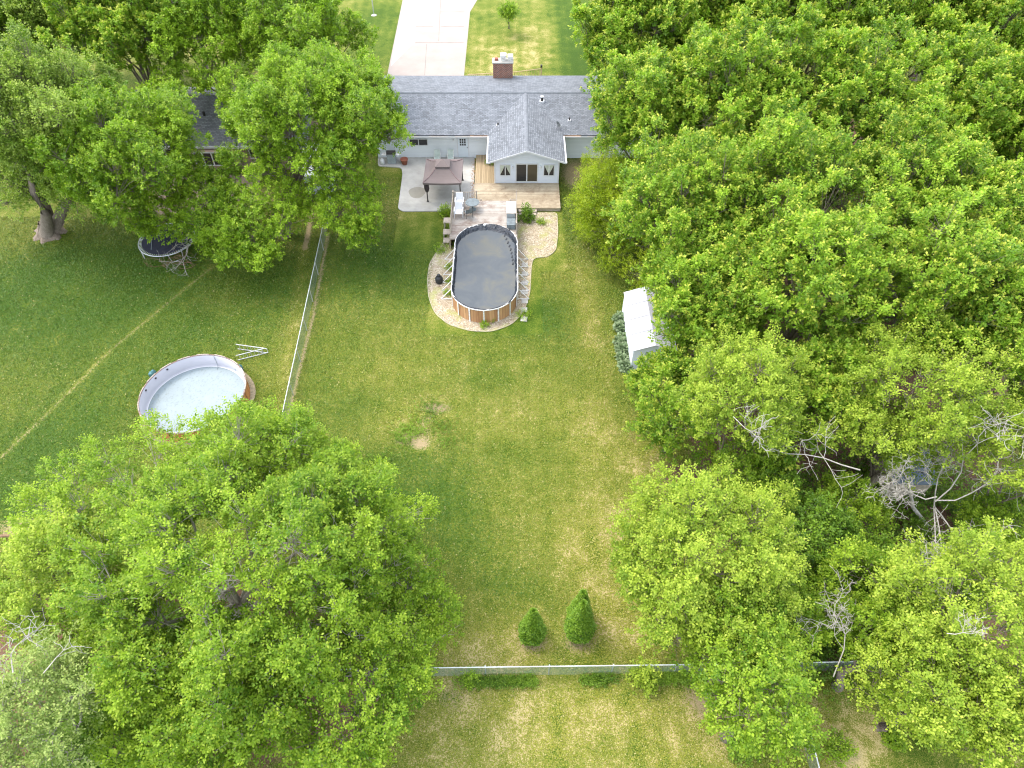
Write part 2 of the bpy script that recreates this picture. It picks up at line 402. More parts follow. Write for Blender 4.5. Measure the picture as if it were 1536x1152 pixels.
def leaves(C, A, m, leaf, L, spread=.8, width=.6, hue=None, tip=None, droop=.15, g=rng):
    "C cluster positions, A cluster axes: m leaves spiralling round each twig end"
    n = len(C); t = np.tile(np.linspace(.05, 1, m), (n, 1)) + g.normal(0, .05, (n, m))
    ref = np.where(np.abs(A[:, 2:3]) > .9, np.array([[1., 0, 0]]), np.array([[0., 0, 1]]))
    u = unit(np.cross(A, ref)); w = np.cross(A, u)
    ang = np.arange(m)[None, :] * 2.4 + g.uniform(0, 6.28, (n, 1)) + g.normal(0, .4, (n, m))
    rad = u[:, None] * np.cos(ang)[..., None] + w[:, None] * np.sin(ang)[..., None]
    sp = spread * (1.15 - .6 * np.clip(t, 0, 1))[..., None]
    d = unit(rad * sp + A[:, None] * (.35 + .4 * t[..., None]) + g.normal(0, .22, (n, m, 3)) - np.array([0, 0, droop]))
    B = C[:, None] + A[:, None] * (t * L)[..., None] + rad * .03
    upv = unit(np.array([0, 0, 1.0]) + A[:, None] * .35 + g.normal(0, .42, (n, m, 3)))
    s = unit(np.cross(d, upv)); nrm = np.cross(s, d)
    ln = (leaf * g.uniform(.7, 1.25, (n, m)))[..., None]
    V = np.stack([B, B + d * ln * .5 + s * ln * width * .5 + nrm * ln * .08, B + d * ln - nrm * ln * .1, B + d * ln * .5 - s * ln * width * .5 + nrm * ln * .08], axis=2)
    N = n * m; F = np.arange(N * 4).reshape(-1, 4)
    hu = np.clip((hue[:, None] if hue is not None else .5) + g.normal(0, .09, (n, m)), 0, 1).ravel()
    tp = (np.clip((t - .55) * 2.5, 0, 1) * (tip[:, None] if tip is not None else 0)).ravel()
    return V.reshape(-1, 3), F, hu, np.clip(tp, 0, 1)

SP = dict(  # leaf size, cluster length, leaves per cluster, sub-lobe radius, vertical stretch of lobes, tip share
    maple=dict(mat='maple', pl=0.35, nc=8, leaf=.155, L=.32, m=11, sub=.62, stretch=.8, tip=.18, up=.55, spread=.95),
    silver=dict(mat='silver', pl=0.62, nc=7, leaf=.165, L=.40, m=13, sub=.55, stretch=1.25, tip=.38, up=1.0, spread=.75),
    pale=dict(mat='pale', pl=0.5, leaf=.16, L=.4, m=9, sub=.55, stretch=1.1, tip=.4, up=.8, spread=.8),
    elder=dict(mat='elder', pl=0.5, leaf=.12, L=.30, m=9, sub=.50, stretch=.95, tip=.3, up=.8, spread=.9),
    elder_green=dict(mat='elder_green', pl=0.45, leaf=.12, L=.30, m=9, sub=.50, stretch=.9, tip=.25, up=.7, spread=.9),
    under=dict(mat='under', pl=0.4, leaf=.13, L=.28, m=8, sub=.5, stretch=.7, tip=.1, up=.6, spread=.95),
    lime=dict(mat='lime', pl=0.3, leaf=.10, L=.5, m=12, sub=.45, stretch=1.1, tip=.3, up=.4, spread=.6),
    willow=dict(mat='willow', pl=0.3, leaf=.10, L=.5, m=12, sub=.5, stretch=.9, tip=.4, up=.3, spread=.6))
LEAFTOTAL = [0]
def tree(label, px, py, hc, rx, rz, sp='maple', base=None, group='', nl=None, extra=(), name='leafy_tree', cat='tree', dens=1.0, trunk_r=.28, barkm='bark', leafk=1.0, fork=.45, stems=1, seed=None, lowcut=-.35, ry=None, gaps=()):
    S = SP[sp]; g = np.random.default_rng(seed if seed is not None else abs(int(px * 13 + py * 7 + hc * 100)))
    c = G(px, py, hc); ry = ry or rx
    bx = G(base[0], base[1], 0) if base else np.array([c[0] + g.normal(0, .4), c[1] + g.normal(0, .4), 0])
    root = empty(name, bx, label, cat, group or None)
    lr = float(np.clip(rx * .21, .62, 1.2))
    nl = nl or int(2.5 * (rx / lr) ** 2)
    # lobes spread over the crown's shell, more on top
    k = np.arange(nl) + .5; zz = 1 - (1 - lowcut) * k / nl; th = k * 2.39996 + g.uniform(0, 6)
    rr = np.sqrt(np.maximum(0, 1 - zz ** 2)); D = np.stack([rr * np.cos(th), rr * np.sin(th), zz], 1)
    D = unit(D + g.normal(0, .12, D.shape)); rad = g.uniform(.6, 1.03, nl)[:, None]
    LC = c + D * rad * (np.array([rx, ry, rz]) - lr * .55)
    LR = lr * g.uniform(.6, 1.35, nl)
    for e in extra:
        LC = np.vstack([LC, G(e[0], e[1], e[2])]); LR = np.append(LR, e[3])
    n = len(LC); lobehue = g.uniform(.25, .75, n)
    SC, SR, SH, SD = [], [], [], []
    for i in range(n):
        ns = max(5, int(9.5 * (LR[i] / S['sub']) ** 2 * .45 * dens))
        # each lobe is a plume: widest low down, tapering to its outer, upper end
        ax_ = unit(unit(LC[i] - c) * (1 - S['pl']) + np.array([0, 0, S['pl']]) + g.normal(0, .16, 3))
        t = g.uniform(-.75, 1, ns); rd = unit(g.normal(0, 1, (ns, 3))); rd = unit(rd - (rd @ ax_)[:, None] * ax_)
        wd_ = LR[i] * (1 - .72 * np.clip(t, 0, 1) ** 1.3) * np.sqrt(g.uniform(.1, 1, ns))
        SC.append(LC[i] + ax_ * (t * LR[i] * S['stretch'] * 1.25)[:, None] + rd * wd_[:, None]); d = unit(rd * .7 + ax_ * (t + .3)[:, None])
        SR.append(S['sub'] * g.uniform(.5, 1.15, ns) * (1 - .35 * np.clip(t, 0, 1)))
        SH.append(np.clip(lobehue[i] + g.normal(0, .12, len(d)), 0, 1)); SD.append(d)
    for (gx_, gy_, gr_) in gaps:      # openings through the crown where limbs and ground show
        v = unit(G(gx_, gy_) - np.array([0, 0, CAMH]))
        for i in range(n):
            w_ = SC[i] - np.array([0, 0, CAMH]); dd = np.linalg.norm(w_ - (w_ @ v)[:, None] * v, axis=1); kp = dd > gr_ * g.uniform(.75, 1.1, len(dd))
            if kp.all(): continue
            SC[i], SR[i], SH[i], SD[i] = SC[i][kp], SR[i][kp], SH[i][kp], SD[i][kp]
    SCn = np.concatenate(SC); SRn = np.concatenate(SR); SHn = np.concatenate(SH); SDn = np.concatenate(SD)
    nc = S.get('nc', 7)
    d = unit(g.normal(0, 1, (len(SCn), nc, 3)) + np.array([0, 0, .45]))
    C = SCn[:, None] + d * (SRn[:, None] * g.uniform(.35, 1.0, (len(SCn), nc)))[..., None]
    A = unit(d * .8 + SDn[:, None] * .4 + np.array([0, 0, S['up']]) + g.normal(0, .2, d.shape))
    keep = C[..., 2].ravel() > .4
    C = C.reshape(-1, 3)[keep]; A = A.reshape(-1, 3)[keep]
    hue = np.repeat(SHn, nc)[keep] + g.normal(0, .15, len(C)); tip = (g.uniform(0, 1, len(C)) < S['tip'] * 1.6) * g.uniform(.4, 1, len(C))
    V, F, hu, tp = leaves(C, A, S['m'], S['leaf'] * leafk, S['L'], S['spread'], .62, hue, tip, g=g)
    LEAFTOTAL[0] += len(F)
    np_mesh('crown', V, F, M[S['mat']], root, {'hue': ('FACE', hu), 'tip': ('FACE', tp)}, off=root.location)
    # trunk, limbs and twigs
    mb = MB(); zf = max(1.0, hc * fork)
    tops = []
    for s_ in range(stems):
        a = 6.28 * s_ / stems + .5; o = np.array([math.cos(a), math.sin(a), 0]) * (.35 if stems > 1 else 0)
        tgt = c * .35 + bx * .65 + o * 3.2; tgt[2] = zf
        b0 = bx + o * .8; midp = (b0 + tgt) / 2 + np.append(g.normal(0, .15, 2), 0); midp[2] = zf * .5
        tr = trunk_r / (stems ** .4)
        mb.tube([b0 + np.array([0, 0, -.1]), b0 + np.array([0, 0, .35]), midp, tgt], [tr * 1.75, tr * 1.15, tr * .95, tr * .75], 10, caps=False)
        tops.append(tgt)
    P0, P1, Ra, Rb = [], [], [], []
    nm = int(min(n, max(4, round(3 + rx)))); sel = [int(np.argmax(LC[:, 2]))]
    while len(sel) < nm: sel.append(int(np.argmax(np.min([np.linalg.norm(LC - LC[j], axis=1) for j in sel], axis=0))))
    boughs = []
    for j in sel:
        tp_ = tops[int(np.argmin([np.linalg.norm((t - LC[j])[:2]) for t in tops]))]; e = LC[j] * .82 + c * .18 - np.array([0, 0, LR[j] * .3]); L = e - tp_; sd_ = np.linalg.norm(L)
        path = [tp_ - np.array([0, 0, .25])] + [tp_ + L * k_ + np.array([0, 0, sd_ * .22 * k_ * (1 - k_)]) + g.normal(0, .05 * sd_ * .6, 3) for k_ in (.25, .5, .75)] + [e]
        rb = trunk_r * g.uniform(.3, .42); mb.tube(path, [rb * 1.15, rb * .85, rb * .62, rb * .42, rb * .2], 7, caps=False); boughs.append((np.array(path), rb))
    for i in range(n):
        e = LC[i] - np.array([0, 0, LR[i] * .3]); best = None
        for pth, rb in boughs:
            for k_ in range(2, 5):
                dd = np.linalg.norm(pth[k_] - e) + .35 * max(0, pth[k_][2] - e[2])
                if best is None or dd < best[0]: best = (dd, pth[k_], rb * (.85, .62, .5, .36, .2)[k_])
        st_ = best[1]; r0 = max(.02, best[2]); L = e - st_; sd_ = np.linalg.norm(L); m2 = st_ + L * .55 + g.normal(0, .1 + .06 * sd_, 3)
        mb.tube([st_, m2, e], [r0 * .75, r0 * .5, r0 * .25], 5, caps=False)
        for q in range(len(SC[i])):
            P0.append(e if q % 2 else m2 + (e - m2) * g.uniform(.2, .9)); P1.append(SC[i][q] + g.normal(0, .12, 3)); Ra.append(min(.03, r0 * .25 + .006)); Rb.append(.008)
    V, F = cones(P0, P1, np.array(Ra), np.array(Rb), 4)
    mb.add(V.tolist(), F.tolist())
    mb.build('trunk', M[barkm], root, smooth=True)
    return root
def bare_branches(P, D, length, r, depth, g, out, bend=.28, kids=3, grav=0.0):
    "recursive twig skeleton"
    n = 4; p = np.array(P, float); d = unit(np.array(D, float)); pts = [p.copy()]
    for i in range(n):
        d = unit(d + g.normal(0, bend, 3) + np.array([0, 0, grav])); p = p + d * length / n; pts.append(p.copy())
        out.append((pts[-2], pts[-1], r * (1 - i / n * .55), r * (1 - (i + 1) / n * .55)))
        if depth > 0 and i > 0:
            for _ in range(kids if i < n - 1 else kids + 1):
                if g.uniform() < .66:
                    dd = unit(d * .55 + unit(g.normal(0, 1, 3)) * .85)
                    bare_branches(p, dd, length * g.uniform(.38, .62), r * .48, depth - 1, g, out, bend, kids, grav)
def dead_mesh(name, specs, mat, label, cat, base, seed, group=None):
    g = np.random.default_rng(seed); out = []
    for s in specs: bare_branches(s[0], s[1], s[2], s[3], s[4], g, out, grav=s[5] if len(s) > 5 else 0)
    P0 = np.array([o[0] for o in out]); P1 = np.array([o[1] for o in out]); a = np.array([o[2] for o in out]); b = np.array([o[3] for o in out])
    V, F = cones(P0, P1, np.maximum(a, .009), np.maximum(b, .007), 5)
    V = V - np.array(base); V[:, 2] = np.maximum(V[:, 2], .02 - base[2])
    o = np_mesh(name, V, F, mat); o.location = tuple(map(float, base)); return tag(o, label, cat, group)

# ------------------------------------------------------------------ lawn (one sheet to the horizon)
def axis_(lo, hi, step, far):
    a = list(np.arange(lo, hi + 1e-6, step)); o = [hi + s for s in (1, 4, 12, 40, 120, 400, far)]; p = [lo - s for s in (far, 400, 120, 40, 12, 4, 1)]
    return np.array(p + a + o)
gx = axis_(-40, 40, .22, 1500); gy = axis_(4, 104, .22, 1500)
GX, GY = np.meshgrid(gx, gy)
def seg_mask(pts, w):
    m = np.zeros_like(GX) + 1e9
    for (a, b) in zip(pts[:-1], pts[1:]):
        ax, ay = a[:2]; bx_, by = b[:2]; L2 = (bx_ - ax) ** 2 + (by - ay) ** 2
        t = np.clip(((GX - ax) * (bx_ - ax) + (GY - ay) * (by - ay)) / L2, 0, 1)
        m = np.minimum(m, np.hypot(GX - ax - t * (bx_ - ax), GY - ay - t * (by - ay)))
    return np.clip(1.3 - m / w, 0, 1)
def blob(px, py, rx, ry, s=1.0):
    c = G(px, py); d = np.hypot((GX - c[0]) / rx, (GY - c[1]) / ry); return s * np.clip(1.4 - d, 0, 1) ** 1.2
dry = np.zeros_like(GX); lush_shade = np.zeros_like(GX); dirt = np.zeros_like(GX); litter = np.zeros_like(GX)
for b in [(680, 1120, 4, 1.6, .7), (850, 1110, 5, 2, .6), (1020, 1130, 4, 2, .7), (1250, 1080, 2.5, 2, .9), (860, 760, 2.5, 3, .45), (900, 340, 1.5, 4, .35), (720, 980, 4, 1.2, .55), (930, 700, 2.5, 4.5, .9), (900, 520, 1.5, 6, .55), (880, 440, 1.2, 5, .5), (850, 380, 1.5, 4, .4), (700, 600, 4, 3, .35), (905, 850, 2.2, 4, 1.0), (960, 930, 3, 2, 1.1), (1000, 700, 2, 2.5, .7),
          (800, 960, 5, 1.2, .7), (900, 1060, 6, 2, .75), (700, 1060, 4, 2.4, .8), (1000, 1090, 5, 2, .7), (560, 560, 2.5, 2, .45), (680, 690, 3, 2, .15), (600, 640, 2.5, 2, .6), (650, 620, 2, 1.2, .5),
          (780, 90, 5, 5, .55), (800, 60, 4, 7, .5), (730, 95, 2.5, 5, .55), (520, 330, 2.5, 2, .3), (440, 500, 1.0, 5, .35), (380, 500, 3, 3, .25), (330, 450, 2, 3, .2), (30, 600, 3, 3, .2), (700, 530, 3, 2, .35), (790, 540, 3, 2, .4),
          (560, 460, 2, 4, .2), (870, 640, 2, 3, .5), (600, 240, 2, 3, .3), (1300, 1120, 3, 2, .9), (840, 600, 3, 2, .35), (760, 640, 2.4, 1.6, .3), (760, 950, 3, 2, .45), (690, 860, 1.6, 1.3, .3), (840, 820, 3, 2.2, .35), (760, 740, 2, 1.8, .25), (600, 860, 2, 2, .35)]: dry += blob(*b)
for b in [(620, 400, 3, 5, .5), (540, 380, 3, 5, .7), (600, 700, 3.5, 2.2, .5), (850, 20, 2.5, 14, 1.2), (875, 90, 3, 10, 1.2), (800, 470, 1.8, 2.2, .9), (840, 480, 1.8, 3, .6), (640, 760, 3.5, 2.0, .75), (680, 830, 2.5, 2, .5), (200, 430, 10, 6, 1.0), (60, 440, 8, 7, .9), (120, 600, 6, 5, .8), (420, 440, 3, 6, .6), (40, 700, 6, 4, .7), (330, 500, 4, 3, .5), (560, 420, 2.5, 6, .4), (520, 600, 2.5, 3, .3),  # greener turf; shadows of the left-hand trees are painted into this mask too
          (850, 320, 2, 4, .55), (900, 480, .7, 4, .4), (760, 870, 2, 1.4, .4), (560, 760, 2.4, 1.6, .9), (720, 560, 3, 1.5, .3), (30, 760, 4, 2, .9), (730, 1110, 2.5, 1.2, .4), (930, 1120, 2, 1, .5), (580, 20, 4, 16, .6), (700, 700, 4, 2.2, .3)]: lush_shade += blob(*b)
fa, fb = G(489, 334), G(418, 668)
dirt += seg_mask([G(493, 350), G(471, 470), G(448, 560), G(424, 668)], .20) * .95
dirt += seg_mask([G(467, 322), G(464, 345), G(458, 372)], .34) * 1.1; dry += seg_mask([G(458, 370), G(448, 450), G(434, 540), G(420, 610)], .5) * .5
dirt += seg_mask([G(480, 325), G(484, 345)], .3) * .7
dirt += seg_mask([G(322, 398), G(262, 446), G(170, 522), G(90, 602), G(0, 688), G(-60, 745)], .13) * .72
dry += seg_mask([G(322, 398), G(262, 446), G(170, 522), G(90, 602), G(0, 688)], .3) * .6
dirt += seg_mask([G(317, 480), G(318, 500), G(316, 528)], .06) * .5
for b in [(630, 655, 1.3, .9, .62), (655, 615, 1.2, .6, .5), (600, 660, .8, .5, .45), (798, 962, .9, .8, .8), (868, 960, 1.0, .9, .8), (632, 668, .6, .45, .62), (655, 610, 1.125, 0.4375, 0.5), (640, 632, 0.625, 0.5, 0.56), (795, 1070, .8, .5, .3), (1070, 1060, 1.5, 1.25, 0.56), (1050, 1040, 1.25, 1.0, 0.43), (680, 1040, 1.0, 1.25, 0.56), (930, 765, 1.5, .25, .6), (915, 800, 1.2, .3, .5), (988, 1020, .8, .5, .4), (60, 792, 3, .8, 1.0), (858, 262, 1.2, 3, .9), (900, 240, 2, 2, .7), (280, 300, 9, 3, 1.0), (1130, 1010, 2, 1.5, .8), (1000, 640, 1.2, 1.6, .5)]: dirt += blob(*b)
for b in [(1010, 720, 1.0, 1.6, .9), (1130, 700, 4, 6, 1.3), (1300, 780, 8, 7, 1.4), (1300, 500, 10, 14, 1.4), (1150, 300, 9, 14, 1.2), (1400, 250, 12, 16, 1.4), (1200, 950, 3.5, 2.5, .9), (1500, 900, 6, 6, 1.2), (240, 980, 9, 6, 1.3), (100, 1050, 7, 4, 1.3), (500, 1060, 4, 3, .7), (200, 385, 4, 1.2, .3), (950, 660, .8, 1, .4), (1230, 970, 1.5, 1, .9)]: litter += blob(*b)
nx, ny = len(gx), len(gy)
Z = np.zeros_like(GX); V = np.stack([GX, GY, Z], -1).reshape(-1, 3)
ii = (np.arange(ny - 1)[:, None] * nx + np.arange(nx - 1)[None, :]).ravel()
lawn = np_mesh('lawn', V, np.stack([ii, ii + 1, ii + nx + 1, ii + nx], 1), M['ground'], None,
               {k: ('POINT', np.clip(a, 0, 1.6).ravel()) for k, a in (('dry', dry), ('lush_shade', lush_shade), ('dirt', dirt), ('litter', litter))})
tag(lawn, 'mown patchy lawn and wood floor under everything', None, None, 'structure')
lawn['label'] = 'patchy green and straw coloured lawn'

def rounded(pts, r=.3, n=4):
    out = []; N = len(pts)
    for i in range(N):
        p = np.array(pts[i][:2], float); a = np.array(pts[i - 1][:2], float) - p; b = np.array(pts[(i + 1) % N][:2], float) - p
        la, lb = np.linalg.norm(a), np.linalg.norm(b); q = min(r, la * .45, lb * .45); A_, B_ = p + a / la * q, p + b / lb * q
        for k in range(n + 1):
            t = k / n; out.append(tuple((1 - t) ** 2 * A_ + 2 * t * (1 - t) * p + t * t * B_))
    return out
# ------------------------------------------------------------------ driveway
a, b_, c_, d_, e_ = G(584.5, 113.7), G(696, 113.7), G(696, 18), G(606, 0), G(623, 0)
ydir = (d_ - a) / np.linalg.norm(d_ - a)
far_l = a + ydir * 62
dw = MB(); dw.prism([(a[0] - .2, 71.0), (b_[0], 71.0), (b_[0], c_[1]), (b_[0] + 2.5, c_[1] + 12), (b_[0] + 2.5, 140), (far_l[0], 140)], 0, .012); dw.build('driveway', M['driveway'], kind='structure')
ns = MB(); g1, g2, g3 = G(623, 63), G(587, 96), G(606, 0)
ns.prism([G(586.5, 99)[:2], G(623, 63)[:2], G(623, 0)[:2], (G(623, 0)[0], 140), (far_l[0] + .15, 140), ((a + ydir * 30)[0] + .15, (a + ydir * 30)[1])], .012, .018); ns.build('pavement', M['newconcrete'], kind='structure')
jt = MB()
for (p, q, w) in [((661, 0), (658, 62), .05), ((640, 66), (637, 113), .05), ((624, 40), (650, 40), .05), ((661, 18), (696, 18), .05), ((661, 40), (696, 40), .05), ((623, 64), (696, 64), .05)]:
    P, Q = G(*p), G(*q); t = unit((Q - P)[:2]); n_ = np.array([-t[1], t[0]]) * w / 2
    jt.prism([P[:2] + n_, P[:2] - n_, Q[:2] - n_, Q[:2] + n_], .014, .022)
jt.build('driveway_joints', M['joint'], kind='structure')
# patio slab
pp = [(567, 236), (567, 250), (602, 252), (604, 262), (597, 314), (604, 318), (678, 317), (700, 311), (711, 300), (712, 236)]
pt = MB(); pt.prism(rounded([G(*p) for p in pp], .4), 0, .09); pt.build('patio', M['concrete'], kind='structure')
st = MB(); cc = G(626, 290); st.prism([(cc[0] + math.cos(t) * .75 * (1 + .1 * math.sin(3 * t)), cc[1] + math.sin(t) * .85) for t in np.linspace(0, 6.1, 22)], .09, .094)
st.build('patio_stain', simple('damp_stain', (.27, .255, .215), .9, var=.1), kind='structure')
# gravel bed and edging
gp = [(655, 378), (644, 396), (641, 420), (643, 447), (652, 470), (672, 487), (705, 497), (738, 498), (768, 487), (786, 468), (795, 440), (797, 400), (800, 387), (822, 386), (834, 376), (837, 350), (836, 318), (770, 320), (677, 345)]
gpw = rounded([G(*p) for p in gp], .5, 3)
gb = MB(); gb.prism(gpw, 0, .03); gb.build('gravel_bed', M['gravel'], kind='structure')
ed = MB(); ed.tube([(p[0], p[1], .04) for p in gpw if p[1] < G(0, 322)[1]], .025, 5); ed.build('gravel_edging', simple('edging', (.42, .38, .26), .8), kind='structure')
# paving stones beside the oval pool
for i in range(7):
    p = G(787 - (i > 4) * 1, 398 + i * 13.5); s = MB(); s.box(p[0] - .24, p[0] + .24, p[1] - .26, p[1] + .26, 0.03, .07, rz=random.uniform(-.1, .1))
    thing_from(s, 'paving_stone', M['concrete'], 'pale square stepping stone in the row right of the oval pool', 'paving stone', group='stepping stones beside the oval pool', bevel=.015)

# ------------------------------------------------------------------ ranch house
YW, YE, EV = 59.1, 58.55, 2.50
XL, XR = -12.4, 12.2
RY, RH, BY = 64.1, 3.78, 70.0
house = empty('ranch_house', (0, 64, 0), 'long low white house with grey shingle roof and brick chimney', 'house')
w = MB(); w.box(XL, -1.47, YW, 69.4, 0, 2.45); w.box(4.0, XR, YW + .01, 69.39, 0, 2.45); w.box(-1.47, 4.0, 62, 69.38, 0, 2.45)
for X in (XL, XR - .02): w.add([(X, YW + .02, 2.45), (X, 69.38, 2.45), (X, RY, RH - .12), (X + .02, YW + .02, 2.45), (X + .02, 69.38, 2.45), (X + .02, RY, RH - .12)], [(0, 1, 2), (5, 4, 3), (0, 2, 5, 3), (1, 4, 5, 2)])
w.build('wall', M['siding'], house)
rf = MB(); x0, x1 = XL - .5, XR + .5
rf.slab([(x0, YE, EV + .12), (x1, YE, EV + .12), (x1, RY, RH), (x0, RY, RH)], .12)
rf.slab([(x0, RY, RH), (x1, RY, RH), (x1, BY, EV + .08), (x0, BY, EV + .08)], .12)
roof = rf.build('roof', M['shingle'], house)
rc = MB(); rc.slab([(x0, RY - .15, RH - .005), (x1, RY - .15, RH - .005), (x1, RY + .05, RH + .03), (x0, RY + .05, RH + .03)], .02)
rc.build('ridge_cap', simple('ridge_cap', (.12, .135, .15), .9), roof)
# chimney
cx0, cx1, cy0, cy1 = -1.86, .07, 69.0, 69.9
ch = MB(); ch.box(cx0, cx1, cy0, cy1, 0, 4.25); chim = ch.build('chimney', M['brick'], roof)
c2 = MB(); c2.box(cx0 - .07, cx1 + .07, cy0 - .07, cy1 + .07, 4.25, 4.38); c2.build('chimney_crown', M['concrete'], chim)
c3 = MB(); c3.box(cx0 - .12, cx1 + .12, cy0 - .2, cy0 + .01, 2.6, 2.78); c3.build('chimney_flashing', M['steel'], chim)
for (a0, a1, z1) in ((-1.15, -.55, 4.95), (-.42, .1, 4.85)):
    q = MB(); q.box(a0 + .08, a1 - .08, cy0 + .25, cy1 - .2, 4.38, z1 - .2); q.box(a0, a1, cy0 + .15, cy1 - .1, z1 - .2, z1); q.build('chimney_cap', M['white_grubby'], chim, bevel=.01)
q = MB(); q.box(-1.7, -1.35, cy0 + .3, cy1 - .3, 4.38, 4.6); q.build('flue_tile', M['terracotta'], chim)
# roof vents, dish
def roof_z(y): return EV + .12 + (RH - EV - .12) * (y - YE) / (RY - YE)
def on_roof(px, py):
    lo, hi = 2.4, 4.0
    for _ in range(30):
        m_ = (lo + hi) / 2; p = G(px, py, m_)
        if roof_z(p[1]) > m_: lo = m_
        else: hi = m_
    return G(px, py, (lo + hi) / 2)
for (px, py, r, h, mt) in ((813, 152, .11, .42, 'darkmetal'), (747, 188, .07, .25, 'darkmetal'), (854, 181, .07, .3, 'darkmetal')):
    p = on_roof(px, py); q = MB(); q.box(p[0] - r * 2, p[0] + r * 2, p[1] - r * 2, p[1] + r * 2, p[2] - .05, p[2] + .06); vp = q.build('vent_flashing', M['white'], roof)
    q = MB(); q.lathe(p[0], p[1], [(r, p[2]), (r, p[2] + h), (r * .8, p[2] + h + .01)], 12); q.build('vent_pipe', M[mt], vp)
    if r > .1: q = MB(); q.lathe(p[0], p[1], [(r * 1.5, p[2] + h), (r * 1.6, p[2] + h + .06), (.03, p[2] + h + .12)], 12); q.build('vent_cap', M['white'], vp)
p = on_roof(834, 193); dish = MB()
cd = p + np.array([.22, -.05, .42]); ax = unit(np.array([.75, -.25, .6])); u_ = unit(np.cross(ax, [0, 0, 1])); w_ = np.cross(ax, u_)
ring = []
for r_, dz in ((0, -.06), (.15, -.045), (.28, 0.0)):
    for k in range(16): a = k * math.pi / 8; ring.append(cd + (u_ * math.cos(a) + w_ * math.sin(a) * 1.15) * r_ + ax * dz)
dish.add(ring, [(i * 16 + k, i * 16 + (k + 1) % 16, (i + 1) * 16 + (k + 1) % 16, (i + 1) * 16 + k) for i in range(2) for k in range(16)])
do = dish.build('satellite_dish', simple('dish_grey', (.18, .19, .2), .5), roof)
q = MB(); q.tube([p, p + np.array([.05, 0, .35]), cd - ax * .05], .02, 6); q.tube([cd - ax * .05 + w_ * .25, cd + ax * .32 + w_ * .1], .012, 5); q.build('dish_mast', M['white'], roof)
# gutters with leaf litter
def gutter(xa, xb):
    q = MB(); q.box(xa, xb, YE - .17, YE - .004, EV - .02, EV + .0); q.box(xa, xb, YE - .19, YE - .17, EV - .02, EV + .10); g_ = q.build('gutter', M['white'], roof)
    q = MB(); x = xa
    while x < xb:
        l = random.uniform(.6, 2.4); q.box(x, min(xb, x + l), YE - .168, YE - .006, EV, EV + random.choice([.035, .085])); x += l + random.uniform(0, 1.0)
    q.build('gutter_litter', simple('gutter_litter', (.36, .22, .12), .9, var=.7, scale=2.2, dirt=(.06, .05, .05)), g_, kind='stuff')
gutter(XL - .4, -2.15); gutter(4.62, XR + .4)
# sunroom
DH = .35; SX0, SX1, SY = -1.49, 4.04, 54.5; SC_, SE, SRH = 1.25, 2.72, 3.80
sw = MB(); pts = [(SX0, DH), (SX1, DH), (SX1, SE - .12), (SC_, SRH - .24), (SX0, SE - .12)]
sw.add([(x, SY, z) for x, z in pts] + [(x, 62.2, z) for x, z in pts], [(0, 1, 2, 3, 4), (9, 8, 7, 6, 5), (0, 5, 6, 1), (1, 6, 7, 2), (4, 9, 5, 0), (2, 7, 8, 3), (3, 8, 9, 4)])
sw.box(SX0 - .02, SX1 + .02, SY - .02, 59, 0, DH - .04)
sun = sw.build('sunroom', M['sunsiding'], house)
RX0, RX1, RYF = -2.08, 4.58, 53.95
sl = (SRH - (SE - .02)) / (RX1 - SC_)
sr = MB(); sr.slab([(RX0, RYF, SE - .02), (SC_, RYF, SRH), (SC_, 64.3, SRH), (RX0, 64.3, SE - .02)][::-1], .10); sr.slab([(SC_, RYF, SRH), (RX1, RYF, SE - .02), (RX1, 64.3, SE - .02), (SC_, 64.3, SRH)][::-1], .10)
# keep only the part of the gable roof that stands clear of the main roof
sroof = sr.build('sunroom_roof', M['shingle_side'], house)
q = MB(); q.slab([(SC_ - .16, RYF, SRH - .02), (SC_, RYF, SRH + .02), (SC_, 63.9, SRH + .02), (SC_ - .16, 63.9, SRH - .02)][::-1], .015); q.slab([(SC_, RYF, SRH + .02), (SC_ + .16, RYF, SRH - .02), (SC_ + .16, 63.9, SRH - .02), (SC_, 63.9, SRH + .02)][::-1], .015)
q.build('ridge_cap', simple('ridge_cap_gable', (.17, .185, .205), .9), sroof)
q = MB(); y = RYF - .03
for (xa, za, xb, zb) in ((RX0, SE - .02, SC_, SRH), (SC_, SRH, RX1, SE - .02)):
    q.add([(xa, y, za - .13), (xb, y, zb - .13), (xb, y, zb + .02), (xa, y, za + .02)] + [(xa, y + .027, za - .13), (xb, y + .027, zb - .13), (xb, y + .027, zb + .02), (xa, y + .027, za + .02)], [(0, 1, 2, 3), (7, 6, 5, 4), (3, 2, 6, 7), (0, 4, 5, 1), (0, 3, 7, 4), (1, 5, 6, 2)])
q.build('bargeboard', M['white'], sroof)
for X in (RX0, RX1):
    q = MB(); q.box(X - .12 if X < 0 else X + .004, X - .004 if X < 0 else X + .12, RYF, 58.3, SE - .12, SE - .02); q.build('gutter', M['white'], sroof)
for X in (SX0, SX1):
    q = MB(); q.box(X - .06, X + .06, SY - .025, SY + .06, DH, SE - .15); q.build('corner_trim', M['white'], sun)
